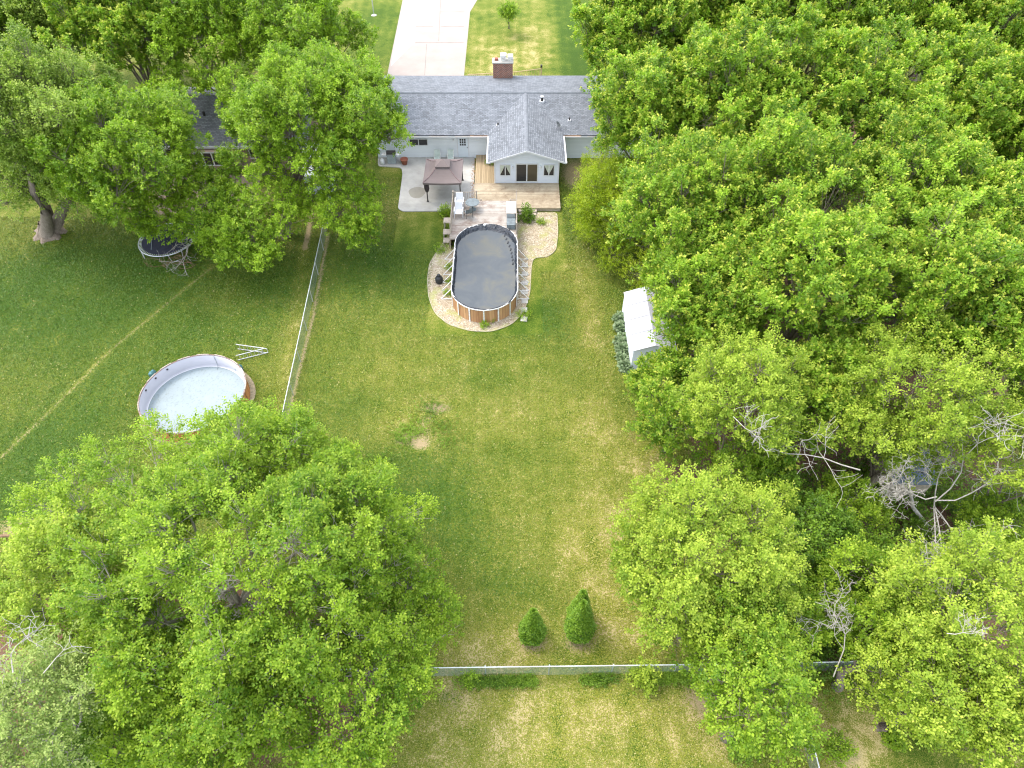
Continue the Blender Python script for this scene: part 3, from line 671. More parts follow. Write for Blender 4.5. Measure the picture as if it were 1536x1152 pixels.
def window(parent, x0, x1, z0, z1, y, panes=1, fr=.07, mat='glass', frm='white', name='window', curtain=False, split=None):
    q = MB(); q.box(x0, x1, y - .05, y - .003, z0, z0 + fr); q.box(x0, x1, y - .05, y - .003, z1 - fr, z1)
    xs = [x0 + (x1 - x0) * k / panes for k in range(panes + 1)]
    for k, X in enumerate(xs):
        a = x0 if k == 0 else (x1 - fr if k == panes else X - fr / 2); q.box(a, a + fr, y - .048, y - .004, z0 + fr, z1 - fr)
    f = q.build(name, M[frm], parent)
    for k in range(panes):
        q = MB(); q.box(xs[k] + fr / 2, xs[k + 1] - fr / 2, y - .024, y - .010, z0 + fr, z1 - fr); q.build('pane', M[mat if not isinstance(mat, (list, tuple)) else mat[k]], f)
    if curtain:
        m_ = (x0 + x1) / 2; q = MB()
        for (xa, xb, xc) in ((xs[0] + fr, m_ - .02, xs[0] + fr + .02), (xs[-1] - fr, m_ + .02, xs[-1] - fr - .02)):
            q.add([(xa, y - .028, z1 - fr), (xb, y - .028, z1 - fr), (xb if curtain == 2 else (xa + xb) / 2, y - .028, (z0 + z1) / 2), (xa if curtain == 1 else xb, y - .028, z0 + fr + .1)], [(0, 1, 2, 3)])
        q.build('curtain', M['curtain'], f)
    return f
window(house, -9.38, -7.66, 1.28, 1.98, YW, 2)
window(house, 8.0, 9.2, 1.15, 2.05, YW + .01, 2)
window(sun, -1.08, -.10, DH + .72, DH + 1.85, SY, 2, curtain=1)
window(sun, 2.72, 3.70, DH + .72, DH + 1.85, SY, 2, curtain=2)
window(sun, .30, 2.28, DH + .10, DH + 1.95, SY, 2, .09, ['glass', 'glassbrown'], name='sliding_door')
for X in (0.06, 2.48):
    q = MB(); q.box(X - .05, X + .05, SY - .14, SY - .004, DH + 1.5, DH + 1.72); q.build('wall_lamp', M['white'], sun, bevel=.01)
# back door with nine small panes
q = MB(); q.box(-4.95, -4.02, YW - .04, YW - .003, .12, 2.16); door = q.build('door', simple('door_paint', (.60, .66, .70), .5, var=.04), house)
q = MB(); q.box(-5.03, -4.95, YW - .05, YW - .003, .1, 2.2); q.box(-4.02, -3.94, YW - .05, YW - .003, .1, 2.2); q.build('door_frame', M['white'], house)
for i in range(3):
    for j in range(3):
        q = MB(); X = -4.77 + i * .20; Zz = 1.30 + j * .24; q.box(X, X + .15, YW - .046, YW - .038, Zz, Zz + .19); q.build('pane', M['glass'], door)
q = MB(); q.box(-4.13, -4.07, YW - .10, YW - .04, 1.08, 1.14); q.build('handle', M['darkmetal'], door)
q = MB(); q.box(-5.4, -5.28, YW - .1, YW - .003, 1.75, 1.95); q.build('wall_lamp', M['white'], house)
q = MB(); q.box(-3.6, -2.8, YW - .012, YW - .002, .9, 1.7); q.build('patch_panel', M['siding'], house)
# corner downspout
for X in (-1.62, 4.2):
    q = MB(); q.box(X - .05, X + .05, YW - .09, YW - .01, .4, 2.4); q.build('downspout', M['white'], house)

# ------------------------------------------------------------------ decks
low = empty('sun_deck', (1.5, 52.5, 0), 'tan board deck wrapping the sunroom beside the patio', 'deck')
q = MB(); q.box(-3.32, 4.12, 50.75, SY - .022, DH - .12, DH); q.build('front_boards', M['lowerdeck_y'], low)
q = MB(); q.box(-3.3, SX0 - .025, SY - .02, YW - .02, DH - .12, DH - .003); q.build('side_boards', M['lowerdeck_x'], low)
q = MB(); q.box(-3.30, 4.10, 50.78, 50.83, 0.02, DH - .13); q.box(4.05, 4.10, 50.84, SY - .03, .02, DH - .13); q.box(-3.29, -3.24, 50.84, YW - .05, .02, DH - .13); q.build('skirt', M['woodgrey'], low)
q = MB(); cl = np.array([-3.45, 55.5])
for i in range(170):
    X = -3.5 + random.gauss(0, .12); Y = random.uniform(50.9, 58.6); s = random.uniform(.03, .09); q.box(X, X + s, Y, Y + s * .8, .094, .094 + random.uniform(.004, .03), rz=random.uniform(0, 3))
thing_from(q, 'leaf_litter', simple('leaf_litter', (.45, .27, .13), .95, var=.5, scale=6), 'orange brown leaf litter along the deck edge on the patio', 'leaves'); bpy.context.scene.collection.objects['leaf_litter']['kind'] = 'stuff'

UZ = 1.12; UX0, UX1 = -4.95, .42
PCX, PR = -2.02, 2.42; PY0, PY1 = 39.55, 44.8
PH = 1.32
def stadium(off=0.0, n=16):
    r = PR + off; o = []
    for k in range(n + 1): a = math.pi * k / n; o.append((PCX + r * math.cos(a), PY1 + r * math.sin(a)))
    for k in range(n + 1): a = math.pi + math.pi * k / n; o.append((PCX + r * math.cos(a), PY0 + r * math.sin(a)))
    return o
up = empty('pool_deck', (-2.3, 49, 0), 'weathered grey board deck at the far end of the oval pool', 'deck')
arc = [(PCX + (PR + .1) * math.cos(math.pi * k / 14), PY1 + (PR + .1) * math.sin(math.pi * k / 14)) for k in range(15)]
arc = [a for a in arc if a[1] >= 45.6]
q = MB(); q.prism([(UX0, 45.6), (arc[-1][0], 45.6)] + arc[::-1] + [(arc[0][0], 45.6), (UX1, 45.6), (UX1, 50.7), (UX0, 50.7)], UZ - .12, UZ); q.build('boards', M['upperdeck'], up)
q = MB()
for i in range(22): Zz = .06 + i % 7 * .15
q.box(UX0 + .02, UX0 + .06, 45.62, 50.68, .05, UZ - .13); q.box(UX1 - .06, UX1 - .02, 45.62, 50.68, .05, UZ - .13); q.box(UX0 + .07, UX1 - .07, 50.62, 50.68, .05, UZ - .13)
q.build('skirt', M['woodgrey'], up)
def railing(parent, pa, pb, z, n, h=.95):
    q = MB(); pa, pb = np.array(pa, float), np.array(pb, float)
    for zz in (z + h - .04, z + .12): q.tube([(*pa, zz), (*pb, zz)], .035, 4)
    rl = q.build('railing', M['woodgrey'], parent)
    for k in range(n + 1):
        p = pa + (pb - pa) * k / n; q = MB(); s_ = .045 if k in (0, n) else .02
        q.box(p[0] - s_, p[0] + s_, p[1] - s_, p[1] + s_, z if s_ > .03 else z + .12, z + h + (.12 if s_ > .03 else -.05)); q.build('post' if s_ > .03 else 'baluster', M['woodgrey'], rl)
railing(up, (UX0 + .06, 50.6), (-2.95, 50.6), UZ, 13)
railing(up, (UX0 + .06, 50.45), (UX0 + .06, 46.2), UZ, 18)
railing(up, (UX1 - .06, 50.6), (UX1 - .06, 46.2), UZ, 18)
for X in (-2.6, -.15):
    q = MB(); q.box(X - .05, X + .05, 50.75, 50.85, DH, UZ + .1); q.box(X - .45 if X < -1 else X, X if X < -1 else X + .45, 50.78, 50.82, UZ - .02, UZ + .05); q.build('gate_post', M['woodgrey'], up)
for k in range(3):
    q = MB(); q.box(-2.85, -.1, 50.72 + k * .28, 51.0 + k * .28, DH + .003, UZ - .2 - k * .2); q.build('step', M['upperdeck'], up)
# steps at the right of the sun deck
q = MB(); q.box(.55, 2.1, 50.42, 50.74, .03, .24); q.box(.6, 2.05, 50.08, 50.41, .03, .13); thing_from(q, 'garden_step', M['woodgrey'], 'low weathered wooden steps below the front edge of the sun deck', 'steps')
# three wooden platforms stepping down left of the pool deck
for i, (px, py, s, z) in enumerate(((671, 330, .62, .85), (670, 347, .58, .55), (670, 360, .55, .3))):
    p = G(px, py, z); q = MB(); q.box(p[0] - s / 2, p[0] + s / 2, p[1] - s * .55, p[1] + s * .55, z - .08, z)
    for a in (-1, 1):
        for b in (-1, 1): q.box(p[0] + a * s * .4 - .04, p[0] + a * s * .4 + .04, p[1] + b * s * .4 - .04, p[1] + b * s * .4 + .04, 0, z - .08)
    thing_from(q, 'wooden_platform', M['woodgrey'], ['topmost wooden step platform left of the pool deck', 'middle wooden step platform left of the pool deck', 'lowest wooden step platform beside the oval pool'][i], 'step', group='step platforms left of the pool deck', bevel=.01)

# ------------------------------------------------------------------ oval pool
pool = empty('oval_pool', (PCX, (PY0 + PY1) / 2, 0), 'oval above-ground pool with wood panel wall under a black winter cover', 'pool')
q = MB(); so, si = stadium(), stadium(-.06); n = len(so)
q.add([(x, y, .03) for x, y in so] + [(x, y, PH - .06) for x, y in so] + [(x, y, .03) for x, y in si] + [(x, y, PH - .06) for x, y in si],
      [(i, (i + 1) % n, (i + 1) % n + n, i + n) for i in range(n)] + [((i + 1) % n + 2 * n, i + 2 * n, i + 3 * n, (i + 1) % n + 3 * n) for i in range(n)])
q.build('wall', M['cedar'], pool)
q = MB(); oo, ii_ = stadium(.05), stadium(-.05)
q.add([(x, y, PH) for x, y in oo] + [(x, y, PH) for x, y in ii_] + [(x, y, PH - .06) for x, y in oo] + [(x, y, PH - .06) for x, y in ii_],
      [(i, (i + 1) % n, (i + 1) % n + n, i + n) for i in range(n)] + [(i + 2 * n, (i + 1) % n + 2 * n, (i + 1) % n, i) for i in range(n)] + [(i + n, (i + 1) % n + n, (i + 1) % n + 3 * n, i + 3 * n) for i in range(n)])
q.build('top_rail', M['white_grubby'], pool)
# crumpled tarp between rail and water, water lying on the sagging cover
N = 150; base = []
def stad_pt(t, off):
    per = [math.pi * PR, PY1 - PY0, math.pi * PR, PY1 - PY0]; L = sum(per); s = (t % 1) * L; r = PR + off
    if s < per[0]: a = s / PR; return PCX + r * math.cos(a), PY1 + r * math.sin(a)
    s -= per[0]
    if s < per[1]: return PCX - r, PY1 - s
    s -= per[1]
    if s < per[2]: a = math.pi + s / PR; return PCX + r * math.cos(a), PY0 + r * math.sin(a)
    s -= per[2]; return PCX + r, PY0 + s
rings = []; g = np.random.default_rng(3)
wob = np.convolve(np.tile(g.normal(0, 1, N), 3), np.ones(5) / 5, 'same')[N:2 * N]; wob2 = np.tile(g.normal(0, 1, N), 1)
for j, (off, z) in enumerate(((.05, PH - .02), (-.02, PH + .03), (-.07, PH + .01), (-.11, PH - .08), (-.16, PH - .17), (-.22, PH - .24))):
    for i in range(N):
        t = i / N; far = max(0, math.sin(min(1, t / .29) * math.pi)) if t < .29 else 0
        o = off * (1 + far * 2.2 * (j > 2)) + (wob[i] * .05 + wob2[i] * .012) * (j > 1); zz = z + (wob2[(i * 3 + j) % N] * .018 + wob[(i + 7 * j) % N] * .03) * (j > 0)
        if j == 0: o = .0 + max(0, wob[i]) * .06
        x, y = stad_pt(t, o); rings.append((x, y, zz))
q = MB(); q.add(rings, [(j * N + i, j * N + (i + 1) % N, (j + 1) * N + (i + 1) % N, (j + 1) * N + i) for j in range(5) for i in range(N)])
q.build('cover', M['tarp'], pool)
q = MB(); q.prism([stad_pt(i / 80, -.05) for i in range(80)], PH - .30, PH - .205); q.build('standing_water', M['coverwater'], pool)
# string of dark floats along the right side
for k in range(9):
    q = MB(); t = k / 8; p = G(757 + 12 * t + 3 * math.sin(t * 3), 353 + 42 * t, PH - .19); q.box(p[0] - .05, p[0] + .05, p[1] - .14, p[1] + .10, PH - .20, PH - .16, rz=-.2)
    q.build('cover_weight', M['black'], pool)
q = MB(); p = G(727, 338, PH + .02); q.lathe(p[0], p[1], [(.09, p[2] - .05), (.12, p[2] + .08), (.05, p[2] + .14)], 10); q.build('skimmer_lid', M['white'], pool)
# uprights and side braces
for a in np.linspace(math.pi + .25, 2 * math.pi - .25, 7):
    x, y = PCX + (PR + .03) * math.cos(a), PY0 + (PR + .03) * math.sin(a); q = MB(); q.box(x - .05, x + .05, y - .02, y + .02, .03, PH - .06, rz=a + math.pi / 2); q.build('upright', M['white_grubby'], pool)
for s in (-1, 1):
    for k in range(6):
        y = PY0 + .15 + k * (PY1 - PY0 - .6) / 5; x = PCX + s * (PR + .03)
        q = MB(); q.box(x - .04, x + .04, y - .05, y + .05, .03, PH - .06); q.tube([(x, y, PH - .25), (x + s * .85, y, .04)], .035, 6); q.tube([(x, y, .06), (x + s * .85, y, .05)], .03, 6); q.build('brace', M['white_grubby'], pool)
# pump canister on the gravel
p = G(659, 424); q = MB(); q.lathe(p[0], p[1], [(.24, .03), (.29, .12), (.30, .45), (.22, .60), (.10, .66), (.12, .70), (.12, .78), (.04, .80)], 18)
q.tube([(p[0] + .1, p[1], .3), (p[0] + .45, p[1] + .1, .1), (p[0] + 1.2, p[1] + .2, .12)], .03, 6)
thing_from(q, 'pool_filter', M['black'], 'black rounded pump canister on the gravel left of the oval pool', 'pool pump', smooth=True)

# ------------------------------------------------------------------ round pool next door
rc_ = G(289, 588, 1.05); RXc, RYc, RR = rc_[0], rc_[1], 3.32
rp = empty('round_pool', (RXc, RYc, 0), 'empty round above-ground pool with white liner and rusty wood wall', 'pool')
n = 64
def rim(r, z): return [(RXc + r * math.cos(2 * math.pi * k / n), RYc + r * math.sin(2 * math.pi * k / n), z) for k in range(n)]
def rings_mb(rs, flip=False):
    q = MB(); vs = sum([rim(r, z) for r, z in rs], [])
    q.add(vs, [(i * n + k, i * n + (k + 1) % n, (i + 1) * n + (k + 1) % n, (i + 1) * n + k)[::-1 if flip else 1] for i in range(len(rs) - 1) for k in range(n)]); return q
def roundwood():
    m, nt, out = nodemat('rusty_wood_wall')
    tc = nt.nodes.new('ShaderNodeTexCoord').outputs['Object']
    sep = nt.nodes.new('ShaderNodeSeparateXYZ'); nt.links.new(tc, sep.inputs[0])
    a = math_(nt, 'MULTIPLY', math_(nt, 'ARCTAN2', sep.outputs[1], sep.outputs[0]), 18 / (2 * math.pi))
    fr = math_(nt, 'FRACT', a); e = math_(nt, 'LESS_THAN', fr, .045)
    nz = noise(nt, mapping(nt, tc, (3, 3, .6)), 2.5, 6, .7)
    c = ramp(nt, [(.3, (.26, .10, .035)), (.6, (.50, .22, .075)), (.8, (.60, .34, .16))], nz).outputs[0]
    c = mix(nt, c, (.05, .025, .015), e); finish(nt, out, c, .8); return m
rings_mb([(RR + .01, 0.0), (RR + .01, 1.03)]).build('wall', roundwood(), rp)
rings_mb([(RR, 1.02), (RR - .05, 1.01), (RR - .06, .15), (RR - .10, .06), (RR - .16, .045)], True).build('liner', M['linerwall'], rp, smooth=True)
q = MB(); q.prism([(x, y) for x, y, z in rim(RR - .15, 0)], .01, .047); q.build('floor', M['linerfloor'], rp)
rings_mb([(RR - .19, .052), (RR - .14, .058)], False).build('floor_seam', M['white'], rp)
rings_mb([(RR + .045, 1.0), (RR + .045, 1.05), (RR - .04, 1.05), (RR - .04, 1.02)]).build('top_rail', M['rust'], rp)
for k in range(17):
    a = 2 * math.pi * (k + .5) / 17; q = MB()
    q.tube([(RXc + (RR + .01) * math.cos(a + t * .06), RYc + (RR + .01) * math.sin(a + t * .06), 1.065) for t in (-2, -1, 0, 1, 2)], .04, 5)
    q.build('rail_cap', M['rustcap'], rp)
q = MB()
for (px, py) in ((248, 550), (233, 565), (220, 583)):
    p = G(px, py, 1.0); v = unit(p[:2] - np.array([RXc, RYc])) * (RR - .065); q.box(RXc + v[0] - .05, RXc + v[0] + .05, RYc + v[1] - .05, RYc + v[1] + .05, .78, .87)
q.build('wall_fitting', M['darkmetal'], rp)
q = MB(); a = math.radians(82); q.tube([(RXc + (RR - .075) * math.cos(a), RYc + (RR - .075) * math.sin(a), z) for z in (1.0, .6, .2)] + [(RXc + (RR - .45) * math.cos(a - .03), RYc + (RR - .45) * math.sin(a - .03), .06)], .018, 5); q.build('hose', M['grey'], rp)
q = MB(); q.add([(x, y, z) for x, y, z in rim(RR + .02, .015)] + [(RXc + (RR + .28 + .1 * math.sin(5 * 2 * math.pi * k / n)) * math.cos(2 * math.pi * k / n), RYc + (RR + .28 + .1 * math.sin(3 * 2 * math.pi * k / n)) * math.sin(2 * math.pi * k / n), .015) for k in range(n)],
                [(k, k + n, (k + 1) % n + n, (k + 1) % n) for k in range(n)]); q.build('bare_soil', M['soil'], kind='structure')
for (px, py, lb) in ((229, 556, 'small teal pump fitting at the far left of the round pool'), (359, 548, 'teal pump fitting at the ladder side of the round pool')):
    p = G(px, py, .5); q = MB(); q.lathe(p[0], p[1], [(.13, 0), (.16, .1), (.16, .4), (.1, .5), (.06, .55)], 14); q.box(p[0] - .35, p[0] + .1, p[1] - .14, p[1] + .14, 0, .28)
    thing_from(q, 'pool_pump', M['teal'], lb, 'pool pump', smooth=False)
# A-frame ladder lying on its side
apex = G(400, 530, 0); e1, e2 = G(357, 524, 0), G(357, 541, 0)
lad = empty('pool_ladder', apex, 'white metal A-frame pool ladder lying on its side on the grass', 'ladder')
for E in (e1, e2):
    d = (E - apex); q = MB()
    for z in (.05, .50): q.tube([apex + np.array([0, 0, z]), E + np.array([0, 0, z])], .03, 6)
    for k in range(7):
        p = apex + d * (.12 + k * .13); q.tube([p + np.array([0, 0, .05]), p + np.array([0, 0, .5])], .018, 5)
    q.build('ladder_side', M['steel'], lad)
q = MB(); q.tube([apex + np.array([0, 0, .05]), apex + np.array([.12, 0, .1]), apex + np.array([.12, 0, .45]), apex + np.array([0, 0, .5])], .03, 6); q.build('handrail', M['white'], lad)

# ------------------------------------------------------------------ trampoline
tc_ = G(250, 359, .75); TR = 2.15; tx, ty = tc_[0], tc_[1]
tr_ = empty('trampoline', (tx, ty, 0), 'round black trampoline half under the maple, fallen branches on it', 'trampoline')
q = MB(); q.tube([(tx + TR * math.cos(a), ty + TR * math.sin(a), .75) for a in np.linspace(0, 2 * math.pi, 40, endpoint=False)], .035, 6, closed=True); q.build('frame', M['steel'], tr_)
q = MB(); q.prism([(tx + (TR - .24) * math.cos(a), ty + (TR - .24) * math.sin(a)) for a in np.linspace(0, 2 * math.pi, 40, endpoint=False)], .735, .75); q.build('mat', M['mat'], tr_)
q = MB()
for a in np.linspace(0, 2 * math.pi, 72, endpoint=False): q.tube([(tx + (TR - .03) * math.cos(a), ty + (TR - .03) * math.sin(a), .75), (tx + (TR - .25) * math.cos(a), ty + (TR - .25) * math.sin(a), .748)], .016, 4)
q.build('springs', M['white_grubby'], tr_)
for k in range(4):
    a = .6 + k * math.pi / 2; q = MB(); q.tube([(tx + TR * math.cos(a - .25), ty + TR * math.sin(a - .25), .74), (tx + TR * math.cos(a - .2), ty + TR * math.sin(a - .2), .03), (tx + TR * math.cos(a + .2), ty + TR * math.sin(a + .2), .03), (tx + TR * math.cos(a + .25), ty + TR * math.sin(a + .25), .74)], .03, 6); q.build('leg', M['steel'], tr_)
q = MB(); q.tube([(tx - 1.3, ty + .4, .765), (tx - .8, ty - 1.3, .765)], .018, 4); q.tube([(tx - 1.3, ty + .4, .765), (tx + .3, ty + .55, .765)], .014, 4); q.build('strap', M['grey'], tr_)
p = G(276, 372, .8)
dead_mesh('fallen_branch', [((p[0] + .1, p[1] + 1.6, 1.3), (.25, -1, -.28), 3.2, .05, 2, -.01), ((p[0] + .2, p[1] + 1.2, 1.2), (-.3, -1, -.1), 1.6, .03, 1, 0)], M['dead'], 'pale forked dead branch fallen across the trampoline edge', 'branch', (p[0], p[1] + .4, .8), 5)
p = G(288, 398, 0)
dead_mesh('branch_pile', [((p[0] + random.uniform(-2.2, .5), p[1] + random.uniform(-.5, .6), .12), (random.uniform(-1, 1), random.uniform(-.4, .4), .02), 1.6, .022, 1) for _ in range(12)], M['litterwood'], 'brown brush pile of sticks in front of the trampoline', 'branches', p, 6)

# ------------------------------------------------------------------ white shed
SH0, SH1 = 32.6, 38.3; sxl, sxr, sap = 8.08, 10.9, 9.45
shed = empty('garden_shed', (9.5, 35.4, 0), 'white metal garden shed half hidden by the maple at the lawn edge', 'shed')
q = MB(); P5 = [(sxl, 0), (sxr, 0), (sxr, 1.9), (sap, 2.38), (sxl, 1.9)]
q.add([(x, SH0, z) for x, z in P5] + [(x, SH1, z) for x, z in P5], [(0, 1, 2, 3, 4), (9, 8, 7, 6, 5), (1, 6, 7, 2), (4, 9, 5, 0)]); q.build('wall', simple('shed_wall_panel', (.66, .70, .76), .5, var=.04, scale=.8), shed)
q = MB(); q.slab([(sxl - .07, SH0 - .08, 1.90), (sap, SH0 - .08, 2.44), (sap, SH1 + .06, 2.44), (sxl - .07, SH1 + .06, 1.90)][::-1], .04); q.slab([(sap, SH0 - .08, 2.44), (sxr + .07, SH0 - .08, 1.90), (sxr + .07, SH1 + .06, 1.90), (sap, SH1 + .06, 2.44)][::-1], .04); rr_ = q.build('roof', M['whiteshed'], shed)
for k in range(1, 4): q = MB(); y = SH0 + k * (SH1 - SH0) / 4; q.slab([(sxl - .07, y, 1.925), (sap, y, 2.465), (sap, y + .03, 2.465), (sxl - .07, y + .03, 1.925)][::-1], .02); q.build('roof_seam', simple('seam_strip', (.36, .37, .40), .6), rr_)
q = MB(); q.box(8.9, 10.2, SH0 - .03, SH0 - .004, .05, 1.75); q.build('door', M['whiteshed'], shed)

# ------------------------------------------------------------------ neighbour's house, garage and far-right roofs
YN = 57.2
nh = empty('neighbour_house', (-27, 62, 0), 'brown neighbouring house with grey roof seen between the left maples', 'house')
q = MB(); q.box(-35.5, -18.6, YN, 67, 0, 2.5); q.build('wall', M['brownsiding'], nh)
q = MB(); q.slab([(-36, YN - .5, 2.6), (-18, YN - .5, 2.6), (-18, 62.2, 4.5), (-36, 62.2, 4.5)], .12); q.slab([(-36, 62.2, 4.5), (-18, 62.2, 4.5), (-18, 67.6, 2.6), (-36, 67.6, 2.6)], .12); nr = q.build('roof', M['shingle_dark'], nh)
q = MB(); q.box(-36, -18, YN - .56, YN - .505, 2.42, 2.62); q.build('fascia', M['white'], nr)
window(nh, -31.0, -29.2, 1.2, 2.1, YN, 2, .1); 
q = MB(); q.box(-28.1, -25.7, YN - .9, YN - .001, .75, 2.3); bay = q.build('bay', M['brownsiding'], nh)
window(bay, -28.1, -25.7, .95, 2.3, YN - .9, 3, .1); window(nh, -23.5, -22.0, 1.1, 2.1, YN, 2, .1)
q = MB(); q.lathe(-27.6, 60.0, [(.12, 3.6), (.12, 4.1), (.05, 4.12)], 10); q.build('vent_pipe', M['darkmetal'], nr)
q = MB(); q.prism([(-31, 50.2), (-22.5, 50.2), (-22.5, YN - .95), (-31, YN - .95)], 0, .06); q.build('neighbour_patio', simple('neighbour_paving', (.26, .20, .155), .9, var=.2), kind='structure')
gs = empty('lean_to', (-16.8, 54.4, 0), 'small pale blue sided lean-to behind the left maple', 'shed')
q = MB(); q.box(-17.9, -15.7, 53.3, 56.5, 0, 2.0); q.build('wall', simple('pale_blue_wall', (.52, .58, .62), .6, var=.08), gs)
q = MB(); q.slab([(-18.3, 52.9, 2.06), (-15.4, 52.9, 2.06), (-15.4, 57, 2.75), (-18.3, 57, 2.75)], .07); q.build('roof', M['sidingroof'], gs)
p = G(1365, 700, 2.2)
bs = empty('slate_roof_shed', (p[0], p[1], 0), 'low outbuilding with slate blue roof glimpsed behind the dead tree', 'shed')
q = MB(); q.box(p[0] - 1.1, p[0] + 1.1, p[1] - .9, p[1] + 1.5, 0, 1.95); q.build('wall', M['woodgrey'], bs)
q = MB(); q.slab([(p[0] - 1.3, p[1] - 1.1, 2.05), (p[0] + 1.3, p[1] - 1.1, 2.05), (p[0] + 1.3, p[1] + 1.7, 2.6), (p[0] - 1.3, p[1] + 1.7, 2.6)], .06); q.build('roof', simple('slate_roof', (.15, .19, .24), .6, var=.2), bs)

# ------------------------------------------------------------------ gazebo
gA, gB, gC = G(634, 275, 2.05), G(692, 275, 2.05), G(636, 238, 2.05)
gx0, gx1, gy0, gy1 = gA[0], gB[0], gA[1], G(634, 238.5, 2.05)[1]
gz = empty('gazebo', ((gx0 + gx1) / 2, (gy0 + gy1) / 2, .09), 'square patio gazebo with faded taupe fabric canopy', 'gazebo')
mx, my = (gx0 + gx1) / 2, (gy0 + gy1) / 2; ez, tz = 2.08, 2.72; vs_ = .52
q = MB()
outer = [(gx0, gy0, ez), (gx1, gy0, ez), (gx1, gy1, ez), (gx0, gy1, ez)]; inner = [(mx - vs_, my - vs_, tz), (mx + vs_, my - vs_, tz), (mx + vs_, my + vs_, tz), (mx - vs_, my + vs_, tz)]
mids_o = []; midv = []
for i in range(4):
    o1, o2, i1, i2 = map(np.array, (outer[i], outer[(i + 1) % 4], inner[i], inner[(i + 1) % 4])); vs = []
    for r_ in range(7):
        for c in range(9):
            a, b = r_ / 6, c / 8; P = (o1 * (1 - b) + o2 * b) * (1 - a) + (i1 * (1 - b) + i2 * b) * a
            sag = .13 * math.sin(math.pi * a) + .05 * math.sin(math.pi * b) * (1 - a); vs.append((P[0], P[1], P[2] - sag))
    q.add(vs, [(r_ * 9 + c, r_ * 9 + c + 1, (r_ + 1) * 9 + c + 1, (r_ + 1) * 9 + c) for r_ in range(6) for c in range(8)])
    lo = [(p[0], p[1], p[2] - .16) for p in vs[:9]]; q.add(vs[:9] + lo, [(c, c + 9, c + 10, c + 1) for c in range(8)])
can = q.build('canopy', M['fabric'], gz)
q = MB(); v2 = .62; q.add([(mx - v2, my - v2, tz + .1), (mx + v2, my - v2, tz + .1), (mx + v2, my + v2, tz + .1), (mx - v2, my + v2, tz + .1), (mx, my, tz + .48)] + [(mx - v2, my - v2, tz + .02), (mx + v2, my - v2, tz + .02), (mx + v2, my + v2, tz + .02), (mx - v2, my + v2, tz + .02)], [(0, 1, 4), (1, 2, 4), (2, 3, 4), (3, 0, 4), (5, 6, 1, 0), (6, 7, 2, 1), (7, 8, 3, 2), (8, 5, 0, 3)])
q.build('canopy_vent', M['fabric'], can)
q = MB()
for i in range(4):
    o1, i1 = np.array(outer[i]), np.array(inner[i]); q.tube([o1 + [0, 0, .0], (o1 + i1) / 2 + [0, 0, -.12], i1 + [0, 0, 0.0]], .022, 5)
q.build('canopy_seam', simple('seam', (.20, .13, .13), .8), can)
for (X, Y) in ((gx0 + .25, gy0 + .25), (gx1 - .15, gy0 + .25), (gx1 - .15, gy1 - .25), (gx0 + .25, gy1 - .25)):
    q = MB(); q.box(X - .045, X + .045, Y - .045, Y + .045, .09, ez - .1); q.box(X - .1, X + .1, Y - .1, Y + .1, .09, .12); q.build('pole', M['darkmetal'], gz)
q = MB(); X, Y = gx0 + .25, gy0 + .25; q.lathe(X + .02, Y - .02, [(.08, ez - .15), (.2, ez - .3), (.22, ez - .7), (.15, ez - .95), (.08, ez - 1.05)], 10); q.build('tied_curtain', M['net'], gz)

# ------------------------------------------------------------------ patio and deck furniture
def sling_chair(loc, rz, label, group=None, first=None):
    t = empty('sling_chair', loc, label, 'chair', group, rz)
    q = LMB()
    for s in (-.27, .27):
        q = LMB(); q.tube([(s, -.28, 0), (s, -.25, .42), (s, .22, .42), (s, .42, 1.0)], .018, 6); q.tube([(s, .3, 0), (s, .22, .42)], .018, 6); q.tube([(s, -.25, .42), (s, -.24, .62), (s, .27, .62)], .016, 6)
        q.build('side_frame', M['white_grubby'], t)
    q = LMB(); q.slab([(-.25, -.26, .43), (.25, -.26, .43), (.25, .22, .43), (-.25, .22, .43)], .015); q.build('seat', simple('sage_sling', (.48, .55, .50), .8), t)
    q = LMB(); q.slab([(-.25, .22, .44), (.25, .22, .44), (.25, .42, .98), (-.25, .42, .98)], .02); q.build('backrest', simple('sage_sling_back', (.48, .55, .50), .8), t)
    return t
for px, lb in ((657, 'sage sling chair against the house wall, farther from the back door'), (677, 'sage sling chair against the house wall, next to the back door')):
    p = G(px, 237, .09); sling_chair((p[0], YW - .75, .09), 0, lb, 'sling chairs along the house wall')
# barbecue
p = G(588, 247, .09); bb = empty('barbecue', (p[0], p[1] + .3, .09), 'black and steel gas barbecue on the patio by the tree', 'barbecue')
q = LMB(); q.box(-.62, .62, -.26, .26, .86, .90); q.box(-.38, .38, -.24, .24, 0.05, .86); q.build('cabinet', M['grey'], bb, bevel=.01)
q = LMB(); q.tube([(-.4, 0, .98), (.4, 0, .98)], .26, 12); q.build('lid', M['darkmetal'], bb, smooth=False)
q = LMB(); q.box(-.85, -.42, -.22, .22, .88, .93); q.box(.42, .85, -.22, .22, .88, .93); q.build('side_shelf', M['white_grubby'], bb)
q = LMB(); q.tube([(-.3, -.3, .98), (.3, -.3, .98)], .02, 6); q.build('handle', M['steel'], bb)
p = G(574, 246, .09); q = MB(); q.lathe(p[0], p[1], [(.16, .09), (.2, .15), (.2, .45), (.15, .55), (.07, .6), (.07, .66)], 14); thing_from(q, 'gas_bottle', M['white'], 'white gas bottle at the left corner of the patio', 'gas bottle', smooth=True)
p = G(607, 246, .09); q = MB(); q.lathe(p[0], p[1], [(.22, .09), (.34, .55), (.36, .56), (.36, .62), (.31, .62), (.28, .5)], 18); thing_from(q, 'plant_pot', M['terracotta'], 'large terracotta pot beside the barbecue', 'plant pot', smooth=True)
